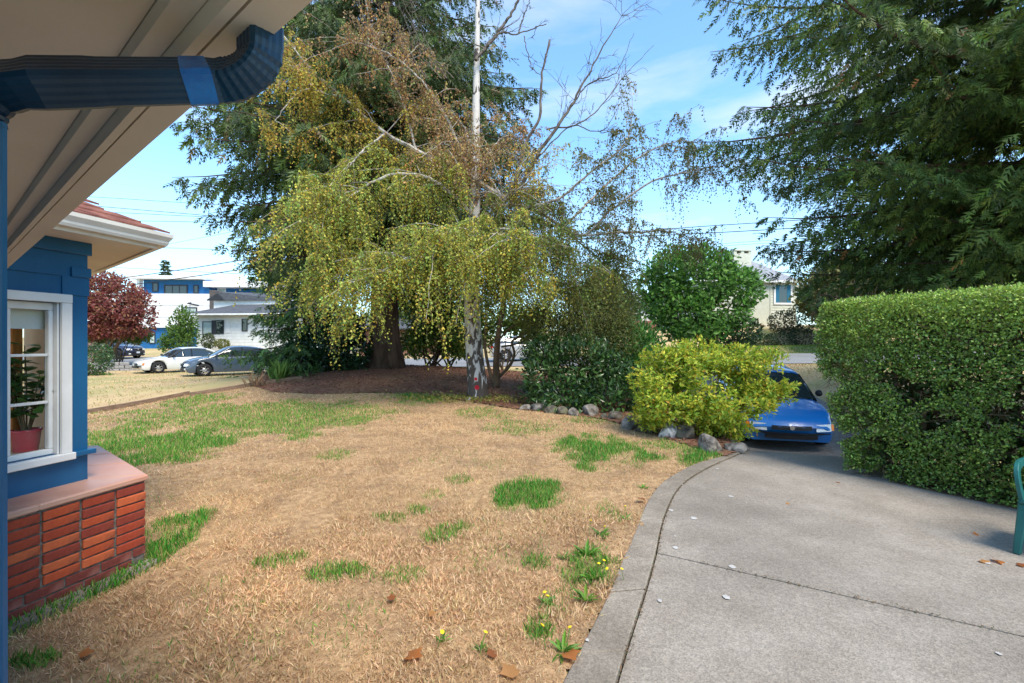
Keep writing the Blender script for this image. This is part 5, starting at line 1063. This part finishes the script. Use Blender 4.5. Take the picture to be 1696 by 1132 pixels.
for i, (x, y, Yd, rx, ry, pal, lab) in enumerate([(1398, 480, 30, 72, 50, [(.17, .17, .05), (.13, .14, .04), (.22, .19, .06)], 'olive broadleaf tree behind the spruce, left of the hedge middle'), (1560, 430, 34, 110, 110, [(.10, .15, .03), (.14, .2, .04), (.2, .24, .05)], 'light green tree seen through the spruce boughs above the hedge'), (1700, 400, 30, 90, 120, [(.12, .17, .03), (.17, .22, .04)], 'pale green tree at the right edge behind the spruce'), (1450, 505, 27, 90, 30, [(.13, .10, .06), (.17, .14, .07), (.12, .12, .05)], 'brownish twiggy thicket just above the left end of the hedge'), (1000, 500, 44, 60, 45, [(.08, .12, .03), (.12, .16, .04)], 'soft green far tree behind the grey-green bush'), (700, 540, 46, 120, 45, [(.07, .11, .03), (.1, .15, .04)], 'broad far tree filling the gap right of the fir trunk'), (480, 520, 50, 90, 55, [(.08, .13, .03), (.12, .17, .04)], 'far green tree behind the young conifer')]):
    shrub('background_tree', lab, onT(*px(x, 560, Yd)[:2]), [lump(x - rx * .4, y + ry * .2, Yd, rx * .6, ry * .8, rx / F * Yd * .5), lump(x + rx * .4, y + ry * .1, Yd, rx * .62, ry * .85, rx / F * Yd * .5), lump(x, y - ry * .25, Yd, rx * .6, ry * .75, rx / F * Yd * .5)], 4200, .38, .2, pal, 'leaf_soft', 7, LEAF, cat='tree', cluster=2, cl_r=.5, sr=.09, shell=.6, gapn=.38, gs=.7, group='trees beyond the street')
# house glimpsed through the trunks across the street
bx_ = px(690, 575, 42); b = Bld('far_house', 'low far house with reddish brick front seen between the trunks', bx_[:2], float(T(*bx_[:2])), 0); b.box('wall', -5, 2, 0, 7, -.5, 2.4, 'brick_far'); b.poly('roof', [(-5.5, -.6, 2.4), (2.5, -.6, 2.4), (1.5, 3.5, 3.8), (-4.5, 3.5, 3.8)], 'dark_roof'); b.window(690, 545, 706, 560, 'white_paint', 'car_glass', .1)
bx_ = px(1045, 520, 48); b = Bld('far_house', 'white far house with a red-brown base behind the round green tree', bx_[:2], float(T(*bx_[:2])), 0); b.box('wall', -3, 3, 0, 7, -.5, 3.0, 'house_white'); b.poly('roof', [(-3.5, -.6, 3.0), (3.5, -.6, 3.0), (2, 3.5, 4.4), (-2, 3.5, 4.4)], 'slate_roof'); b.box('base', -3.02, 3.02, -.05, 0, -.5, 1.2, 'brick_far'); b.window(1050, 520, 1062, 536, 'white_paint', 'car_glass', .1)

# ================================================================== overhead wires
pmat('wire', (.02, .02, .022), None, 4, .6)
def wire(lab, pts, r_=.014):
    p = smooth_path([px(*q) for q in pts], 40); tag(MB().tube(p, r_, 4).build('overhead_wire', 'wire'), lab, 'wire', 'overhead wires')
wire('highest thin wire left of the fir', [(-60, 316, 33), (161, 327, 31), (320, 337, 29.5), (560, 350, 27)], .012)
wire('second highest wire left of the fir, running to the birch', [(-60, 325, 33), (148, 341, 31.5), (328, 356, 29.5), (560, 375, 27)], .016)
wire('third wire down left of the fir', [(-60, 345, 33), (177, 352, 31.5), (332, 359, 29.5), (560, 367, 27)], .014)
wire('fourth wire down left of the fir with clips', [(-60, 362, 33), (215, 366, 31.5), (339, 368, 29.5), (560, 370, 27)], .014)
wire('faint slack line rising towards the fir', [(240, 416, 40), (283, 404, 38), (375, 386, 33), (450, 366, 30)], .01)
wire('level wire just above the gutter corner', [(-60, 402, 33), (279, 411, 31), (389, 415, 29), (620, 424, 26)], .014)
wire('wire crossing in front of the far conifer', [(-60, 432, 38), (203, 444, 36), (400, 454, 33), (600, 462, 30)], .014)
wire('thick cable sloping up over the apartment roof, upper one', [(60, 478, 40), (223, 458, 38), (383, 434, 34), (560, 402, 29), (760, 362, 24)], .03)
wire('thick cable sloping up over the apartment roof, lower one', [(60, 492, 40), (226, 471, 38), (383, 449, 34), (560, 420, 29), (760, 385, 24)], .03)
wire('upper black wire right of the birch above the round tree', [(960, 390, 24), (1140, 377, 23), (1261, 369, 22), (1400, 360, 21), (1800, 335, 19)], .016)
wire('lower black wire right of the birch above the round tree', [(940, 397, 24), (1140, 388, 23), (1286, 380, 22), (1400, 372, 21), (1800, 350, 19)], .018)
wire('upper faint wire above the pale green chimney', [(1060, 410, 34), (1180, 405, 33), (1285, 398, 31), (1800, 368, 27)], .011)
wire('lower faint wire above the pale green chimney', [(1060, 416, 34), (1180, 409, 33), (1290, 402, 31), (1800, 374, 27)], .011)

# ================================================================== green plastic chair at the right edge
pmat('chair_green', (.008, .085, .075), (.012, .11, .10), 6, .4, spec=.45, c3=(.03, .15, .14), s3=5, a3=.3)
ck = gp(1684, 918); chz = 0
ch = thing('garden_chair', 'dark green moulded plastic garden chair at the right edge of the patio', 'chair', (0, 0, 0))
def cp(x, y, z): return np.array([x, y, z])
def legbox(x0, y0, x1, y1, zt_, w0=.06, w1=.045):
    a, b_ = np.array([x0, y0, zt_]), np.array([x1, y1, 0]); return MB().sweep(np.array([a, a * .5 + b_ * .5, b_]), np.array([(-.5, -.42), (.5, -.42), (.5, .42), (-.5, .42)]), [w0, (w0 + w1) / 2, w1], up=(0, 1, 0)).build('leg', 'chair_green', ch, world=False, bevel=.008)
for sx in (-1, 1): legbox(sx * .235, -.235, sx * .27, -.27, .42); legbox(sx * .22, .2, sx * .25, .27, .42)
S = np.array([[(lerp(-.26, .26, i / 8), lerp(-.275, .24, j / 8), .435 - .02 * math.sin(math.pi * i / 8) * math.sin(math.pi * j / 8) - .035 * (1 - j / 1.0 if j < 1 else 0) - .02 * (j / 8)) for j in range(9)] for i in range(9)])
st_ = MB().grid(S).build('seat', 'chair_green', ch, smooth=True, world=False); md = st_.modifiers.new('thick', 'SOLIDIFY'); md.thickness = .028
Bk = np.array([[(lerp(-.25, .25, i / 8) * (1 - .12 * (j / 6) ** 2), .235 + .10 * j / 6 + .03 * (1 - abs(i - 4) / 4), .43 + .42 * j / 6 - .05 * (abs(i - 4) / 4) ** 2 * (j / 6)) for j in range(7)] for i in range(9)])
for k in range(0, 8, 2): o = MB().grid(Bk[k:k + 2]).build('back_slat', 'chair_green', ch, smooth=True, world=False); md = o.modifiers.new('thick', 'SOLIDIFY'); md.thickness = .014
o = MB().grid(Bk[:, 5:]).build('backrest', 'chair_green', ch, smooth=True, world=False); md = o.modifiers.new('thick', 'SOLIDIFY'); md.thickness = .02
for sx in (-1, 1):
    pth_ = smooth_path([cp(sx * .25, -.235, .42), cp(sx * .27, -.24, .56), cp(sx * .28, -.19, .645), cp(sx * .285, 0, .655), cp(sx * .25, .24, .66)], 16)
    MB().sweep(pth_, np.array([(-.028, -.014), (.028, -.014), (.028, .014), (-.028, .014)]), up=(1, 0, 0)).build('armrest', 'chair_green', ch, world=False, bevel=.004)
rz_ = R(-57); lx, ly = -.27, -.27; ch.rotation_euler = (0, 0, rz_); ch.location = (ck[0] - (math.cos(rz_) * lx - math.sin(rz_) * ly), ck[1] - (math.sin(rz_) * lx + math.cos(rz_) * ly), 0)

# ================================================================== grass
PATCH = [(995, 747, 82, 26, 1.0), (872, 818, 56, 24, 1.), (470, 700, 140, 24, .85), (250, 745, 115, 38, .95), (400, 692, 220, 16, .75), (200, 720, 80, 20, .85), (335, 672, 48, 8, .8), (690, 673, 42, 10, .95), (287, 862, 44, 26, 1.), (266, 902, 30, 26, 1.), (555, 957, 52, 17, .8), (455, 930, 40, 13, .6), (650, 958, 55, 16, .4), (735, 888, 40, 18, .7), (655, 862, 40, 11, .7), (690, 850, 22, 8, .7), (890, 940, 28, 13, .8), (895, 1045, 28, 20, 1.), (975, 945, 60, 46, .8), (1155, 757, 50, 12, 1.), (1105, 738, 50, 9, .7), (870, 712, 75, 12, .5), (560, 756, 36, 7, .6), (715, 823, 26, 8, .5), (762, 796, 22, 7, .7), (800, 690, 50, 8, .5), (1000, 700, 60, 6, .5), (820, 770, 40, 8, .15), (930, 1000, 50, 30, .35), (800, 930, 60, 30, .15), (590, 690, 60, 9, .6), (1010, 850, 25, 20, .4), (1150, 775, 20, 8, .8), (60, 1075, 40, 14, .9)]
PE = []
for (x, y, w_, h_, k) in PATCH:
    g = gp(x, y); PE.append((g[0], g[1], w_ / F * g[1], (gp(x, y - h_)[1] - gp(x, y + h_)[1]) / 2, k))
pA, pB = hipc(PO + .06) - B2 * 1.3, hipc(PO + .06)
def green(X, Y):
    g = np.zeros(len(X))
    for (a, b, rx, ry, k) in PE:
        e = ((X - a) / rx) ** 2 + ((Y - b) / ry) ** 2; g = np.maximum(g, k * sst(1.5, .25, e + 2.4 * (fbm(X * 1.9 + a, Y * 1.9 + b, 3) - .5) + 1.2 * (vn(X * 8 + a, Y * 8) - .5)))
    t = np.clip(((X - pA[0]) * (pB - pA)[0] + (Y - pA[1]) * (pB - pA)[1]) / ((pB - pA) @ (pB - pA)), 0, 1); d = np.hypot(X - pA[0] - t * (pB - pA)[0], Y - pA[1] - t * (pB - pA)[1])
    g = np.maximum(g, sst(.15, .03, d + .14 * (fbm(X * 4, Y * 4) - .5)))
    return np.maximum(g, .10 * sst(.62, .74, fbm(X * 1.1 + 40, Y * 1.1 + 7, 4)))
def polar(n, r0, r1, pw):
    u = rng.random(n); r = (r0 ** pw + u * (r1 ** pw - r0 ** pw)) ** (1 / pw); a = rng.uniform(R(-58), R(35), n); return r * np.sin(a), r * np.cos(a)
PLAN = np.array([hipc(-.1), hipc(PO + .02) , hipc(PO + .02) - B2 * 2.6, hipc(-2) - B2 * 2.6, hipc(PO + .02) + A2 * 3])
def okl(X, Y, poly): return inpoly(X, Y, poly) & ~inpoly(X, Y, PATIO) & ~inpoly(X, Y, np.array([hipc(PO), hipc(PO) - B2 * 2.6, hipc(PO) - B2 * 2.6 - nB * 2, hipc(PO) + A2 * 3]))
X, Y = polar(460000, 1.7, 15.5, .55); k = okl(X, Y, LAWN); X, Y = X[k], Y[k]; n = len(X); r_ = np.hypot(X, Y); g = green(X, Y); isg = rng.random(n) < g * .9
lod = np.clip(r_ / 4.5, .8, 3.0)
bare = fbm(X * 2.3 + 3, Y * 2.3 + 8, 4); keepm = isg | (rng.random(n) < .35 + .65 * sst(.32, .5, bare)); X, Y, g, isg, lod, r_ = [v[keepm] for v in (X, Y, g, isg, lod, r_)]; n = len(X)
a = rng.uniform(0, 6.28, n) + 2.5 * fbm(X * 1.5, Y * 1.5); tilt = np.where(isg, rng.uniform(.1, .75, n), rng.uniform(.35, 1.4, n)); d = np.c_[np.cos(a) * np.sin(tilt), np.sin(a) * np.sin(tilt), np.cos(tilt)]
Ln = np.where(isg, rng.uniform(.03, .085, n) * (.55 + .6 * g), rng.uniform(.022, .055, n) * (.45 + 1.3 * fbm(X * 3.3 + 21, Y * 3.3 + 5, 3))); Wd_ = np.where(isg, .0042, .0030) * lod * rng.uniform(.7, 1.3, n)
straw = palette([(.60, .42, .235), (.53, .355, .19), (.68, .51, .31), (.42, .26, .135), (.45, .345, .165)], n, .13, [4, 4, 2.5, 1.5, 1]); mott = (.76 + .58 * fbm(X * 1.3 + 60, Y * 1.3, 4))[:, None] * (1 + np.array([0, .12, .05]) * (fbm(X * .6, Y * .6 + 30, 3)[:, None] - .5)); straw = straw * mott
gr = palette([(.085, .26, .03), (.12, .33, .04), (.06, .19, .024), (.2, .33, .06), (.34, .36, .10), (.24, .34, .08)], n, .15)
pos = np.c_[X, Y, T(X, Y) + .012 + .03 * (fbm(X * 2.2, Y * 2.2) - .5) - .004]
V, Fc, k = scat(BLADE, pos, d, rndu(n), Ln, Wd_)
colv = np.where(isg[:, None], gr, straw)
kk = np.repeat(isg, 2)
def part(mask, name, lab):
    VV, FF, CC, nb = [], [], [], 0
    for tm, q in ((BLADE, np.where(mask & (r_ < 4.5))[0]), ((BLADE[0][[0, 1, 3]], np.array([[0, 1, 2]])), np.where(mask & (r_ >= 4.5))[0])):
        V_, F_, k_ = scat(tm, pos[q], d[q], rndu(len(q)), Ln[q], Wd_[q] * (1 if tm is BLADE else 1.4)); VV.append(V_); FF.append(F_ + nb); CC.append(np.repeat(colv[q], k_, 0)); nb += len(V_)
    tag(mesh_np(name, np.vstack(VV), [np.vstack(FF)], 'grass', None, np.vstack(CC)), lab, 'grass', kind='stuff')
part(~isg, 'dry_grass', 'short straw coloured dry grass covering the lawn'); part(isg, 'green_grass', 'scattered patches of fresh green grass in the dry lawn')
# lush tall tufts in the thickest patches
X, Y = polar(160000, 1.7, 13.5, .8); k = okl(X, Y, LAWN); X, Y = X[k], Y[k]; g = green(X, Y); k = rng.random(len(X)) < sst(.86, 1.0, g) * .9; X, Y = X[k], Y[k]; n = len(X); r_ = np.hypot(X, Y)
a = rng.uniform(0, 6.28, n); tl = rng.uniform(.05, .7, n); d = np.c_[np.cos(a) * np.sin(tl), np.sin(a) * np.sin(tl), np.cos(tl)]
V, Fc, k = scat(BLADE, np.c_[X, Y, T(X, Y) + .005], d, rndu(n), rng.uniform(.04, .10, n), .0042 * np.clip(r_ / 4.5, .8, 2.5)); o = mesh_np('tall_grass', V, Fc, 'grass', None, np.repeat(palette([(.06, .25, .028), (.085, .34, .038), (.04, .17, .022)], n, .15), k, 0)); tag(o, 'lush taller green grass in the thickest lawn patches', 'grass', kind='stuff')
# far dry lawn of the neighbours and the verge: coarse tufts
n = 30000; X = rng.uniform(-42, -9.5, n); Y = rng.uniform(7, 27.5, n); k = (Y < Yn(X) - .8) & (rng.random(n) < np.clip(14 / np.hypot(X, Y), 0, 1)); X, Y = X[k], Y[k]; n1 = len(X)
X2 = rng.uniform(-8, 24, 36000); Y2 = rng.uniform(9, 22.5, 36000); k = (Y2 < Yn(X2) - .1) & ((X2 > Xl(Y2) + DW + .1) | (Y2 > 20.2)) & (Y2 > 7.5); X2, Y2 = X2[k], Y2[k]; X, Y = np.concatenate([X, X2]), np.concatenate([Y, Y2]); n = len(X)
a = rng.uniform(0, 6.28, n); tl = rng.uniform(.3, 1.2, n); d = np.c_[np.cos(a) * np.sin(tl), np.sin(a) * np.sin(tl), np.cos(tl)]; gg = rng.random(n) < sst(.5, .68, fbm(X * .35 + 5, Y * .8, 3)) * .8
V, Fc, k = scat(BLADE, np.c_[X, Y, T(X, Y)], d, rndu(n), rng.uniform(.04, .10, n), .012 * np.clip(np.hypot(X, Y) / 14, .8, 2)); o = mesh_np('neighbour_grass', V, Fc, 'grass', None, np.repeat(np.where(gg[:, None], palette([(.2, .25, .06), (.26, .27, .08)], n), palette([(.60, .43, .2), (.5, .35, .16), (.66, .48, .25)], n)), k, 0)); tag(o, 'dry tan grass on the neighbouring lawn and street verge', 'grass', kind='stuff')
# green strip of lawn across the street
n = 16000; X = rng.uniform(8, 30, n); Y = Yn(X) + SW + rng.uniform(.1, 3.2, n); a = rng.uniform(0, 6.28, n); d = unit(np.c_[np.cos(a) * .4, np.sin(a) * .4, np.ones(n)])
V, Fc, k = scat(BLADE, np.c_[X, Y, T(X, Y)], d, rndu(n), .09, .03); o = mesh_np('far_lawn_grass', V, Fc, 'grass', None, np.repeat(palette([(.16, .27, .04), (.22, .32, .06)], n), k, 0)); tag(o, 'bright green lawn strip across the street', 'grass', kind='stuff')
# bark chips and fallen leaves in the bed
n = 42000; X = rng.uniform(-9.5, 5.5, n); Y = rng.uniform(6.8, 20, n); k = inpoly(X, Y, BED); X, Y = X[k], Y[k]; n = len(X); a = rng.uniform(0, 6.28, n); d = unit(np.c_[np.cos(a), np.sin(a), rng.normal(size=n) * .25])
V, Fc, k = scat(LEAF, np.c_[X, Y, T(X, Y) + .035 + .05 * (fbm(X * 2.2, Y * 2.2) - .5)], d, unit(rndu(n) * .5 + [0, 0, 1]), rng.uniform(.04, .11, n), rng.uniform(.02, .045, n)); o = mesh_np('bark_chips', V, Fc, 'grass', None, np.repeat(palette([(.24, .105, .065), (.32, .16, .10), (.17, .08, .05), (.42, .27, .16)], n, .18, [4, 3, 3, 1]), k, 0)); tag(o, 'reddish brown bark chips and dead leaves on the planting bed', 'mulch', kind='stuff')
# sparse yellowing ground cover at the birch foot
X, Y = rng.normal(bb[0] - .2, 1.1, 900), rng.normal(bb[1] - .35, .3, 900); n = 900; d = unit(rndu(n) + [0, 0, .8]); V, Fc, k = scat(LEAF, np.c_[X, Y, T(X, Y) + .05 + .06 * rng.random(n)], d, rndu(n), .06, .045); o = mesh_np('ground_cover', V, Fc, 'leaf_soft', None, np.repeat(palette([(.45, .34, .1), (.3, .3, .06), (.2, .25, .05)], n), k, 0)); tag(o, 'yellowish low ground cover round the birch foot', 'ground cover', kind='stuff')

# ================================================================== small things
pmat('stalk', (.10, .20, .04), (.14, .26, .05), 9, .6); pmat('petal_yellow', (.75, .52, .01), (.85, .62, .02), 9, .6)
def weed(x, y, s, fl, lab, nl=16, hgt=.12):
    c = gp(x, y); c[2] = float(T(c[0], c[1])) + .01; t = thing('dandelion', lab, 'weed', c, group='dandelions by the kerb'); a = rng.uniform(0, 6.28, nl); e = rng.uniform(.1, 1.0, nl); d = np.c_[np.cos(a) * np.cos(e), np.sin(a) * np.cos(e), np.sin(e)]
    V, Fc, k = scat(LEAF6, np.tile(c, (nl, 1)), d, np.tile([0, 0, 1.], (nl, 1)), rng.uniform(.06, .13, nl) * s * .75, .02 * s); mesh_np('leaves', V, Fc, 'leaf_soft', t, np.repeat(palette([(.13, .30, .035), (.18, .36, .045), (.09, .22, .03)], nl), k, 0))
    for f in range(fl):
        b_ = c + [rng.normal() * .06 * s, rng.normal() * .06 * s, 0]; tp = b_ + [rng.normal() * .02, rng.normal() * .02, hgt * rng.uniform(.6, 1.2)]; MB().tube([b_, (b_ + tp) / 2 + rng.normal(size=3) * .005, tp], .0025, 4).build('stalk', 'stalk', t)
        MB().lathe([(0, -.003), (.007, 0), (.012, .004), (.008, .007), (0, .008)], tp, (rng.normal() * .3, rng.normal() * .3, 1), 9).build('flower', 'petal_yellow', t)
WEEDS = [(995, 893, 1.3, 2, 'bright weed clump farthest up along the kerb'), (1035, 865, 1.0, 1, 'single-flower weed hugging the kerb bend'), (970, 925, 1.5, 0, 'wide flowerless weed left of the weed clump row'), (985, 965, 1.5, 4, 'four-flowered dandelion halfway along the kerb'), (970, 1000, 1.3, 0, 'bushy leafy weed just below the four-flowered dandelion'), (935, 930, .8, 0, 'small dark weed farthest left by the kerb'), (932, 1085, 1.2, 2, 'nearest dandelion beside the kerb with two flowers'), (905, 1005, .9, 2, 'little two-flowered dandelion above the round grass tuft'), (890, 716, .8, 1, 'lone dandelion beyond the middle lush patch'), (730, 1068, .7, 1, 'lone dandelion at the bottom centre of the lawn'), (797, 1083, .6, 1, 'lone dandelion right of the bottom centre one'), (1065, 812, .9, 0, 'small weed at the top of the kerb curve')]
for w_ in WEEDS: weed(*w_)
LM = []
for c in [(.45, .17, .05), (.5, .26, .10), (.30, .11, .04)]:
    a = np.linspace(0, 2 * np.pi, 15, endpoint=False); rr = 1 + .35 * np.cos(a * 5) * (np.cos(a) > -.8); V = np.vstack([[0, 0, .12], np.c_[np.cos(a) * rr, np.sin(a) * rr * .8, .14 * np.sin(a * 2 + 1) + .1]]); o = mesh_np('fallen_leaf', V, np.array([[0, i + 1, (i + 1) % 15 + 1] for i in range(15)]), 'leaf_soft', None, np.tile(c, (16, 1)), True); LM.append(o.data); bpy.data.objects.remove(o)
FL = [(1655, 932, .05, 'brown fallen leaf on the patio next to the pale stain'), (1630, 932, .035, 'flat leaf lying on the pale patio stain'), (1692, 938, .035, 'orange leaf at the right edge of the patio below the chair'), (1617, 886, .025, 'small pale leaf in the middle of the patio near the hedge'), (1305, 835, .02, 'tiny leaf on the far half of the patio'), (1388, 800, .02, 'tiny leaf on the patio by the hedge corner'), (684, 1102, .05, 'curled orange leaf at the bottom of the lawn'), (845, 1128, .05, 'orange leaf at the bottom edge of the lawn'), (815, 1098, .03, 'small orange leaf right of the curled leaf'), (142, 1080, .035, 'reddish leaf on the lawn below the brick plinth'), (716, 1030, .03, 'small tan leaf in the lower middle lawn'), (649, 1003, .03, 'pale round leaf on the lawn left of the tan leaf'), (945, 1100, .045, 'brown leaf caught against the kerb near the bottom'), (634, 760, .03, 'orange leaf far out in the middle of the lawn'), (1062, 835, .05, 'dark curled leaf in the kerb groove')]
for i, (x, y, s, lab) in enumerate(FL):
    c = gp(x, y, .0); on_patio = inpoly(np.array([c[0]]), np.array([c[1]]), PATIO)[0]; o = bpy.data.objects.new('fallen_leaf', LM[i % 3]); o.location = (c[0], c[1], (.003 if on_patio else float(T(c[0], c[1])) + .045)); o.scale = (s, s, s); o.rotation_euler = (rng.normal() * .15, rng.normal() * .15, rng.uniform(0, 6)); COL.objects.link(o); tag(o, lab, 'leaf', 'fallen leaves')
# upright grassy clump and dry twigs by the edging
def clump(name, lab, base, n, h0, h1, cols, wd, cat='plant', sp=.5):
    base = np.asarray(base); a = rng.uniform(0, 6.28, n); tl = rng.uniform(.02, sp, n); d = np.c_[np.cos(a) * np.sin(tl), np.sin(a) * np.sin(tl), np.cos(tl)]; V, Fc, k = scat(BLADE, base + np.c_[rng.normal(size=(n, 2)) * .12, np.zeros(n)], d, rndu(n), rng.uniform(h0, h1, n), wd); t = thing(name, lab, cat, base); mesh_np('blades', V, Fc, 'grass', t, np.repeat(palette(cols, n), k, 0)); return t
clump('iris_clump', 'upright green strappy leaf clump at the left end of the bark bed', onT(*gt(463, 632)[:2]), 130, .3, .75, [(.11, .20, .04), (.15, .25, .05), (.08, .15, .03)], .016)
clump('dry_clump', 'wispy brown dry twigs beside the strappy leaf clump', onT(*gt(424, 641)[:2]), 34, .2, .6, [(.3, .18, .1), (.22, .13, .08)], .004, sp=.8)

# brown litter in the kerb groove and the slab joint
def along(P, n, sp):
    P = np.asarray(P); L_ = np.concatenate([[0], np.cumsum(np.linalg.norm(np.diff(P, axis=0), axis=1))]); u = rng.uniform(0, L_[-1], n); return np.array([np.interp(u, L_, P[:, k]) for k in (0, 1)]).T + rng.normal(size=(n, 2)) * sp
q = np.vstack([along(KI, 2600, .014), along(KO, 1500, .02), along([J0, J2], 800, .005)]); q = q[(q[:, 1] > 1.2)]; n = len(q); a = rng.uniform(0, 6.28, n)
V, Fc, k = scat(LEAF, np.c_[q, .004 + .012 * rng.random(n)], np.c_[np.cos(a), np.sin(a), rng.normal(size=n) * .3], unit(rndu(n) * .5 + [0, 0, 1]), rng.uniform(.006, .022, n), rng.uniform(.004, .010, n)); tag(mesh_np('groove_litter', V, Fc, 'grass', None, np.repeat(palette([(.16, .10, .06), (.25, .15, .08), (.09, .07, .045), (.10, .12, .05)], n), k, 0)), 'fine brown litter and moss in the kerb groove and slab joint', 'litter', kind='stuff')
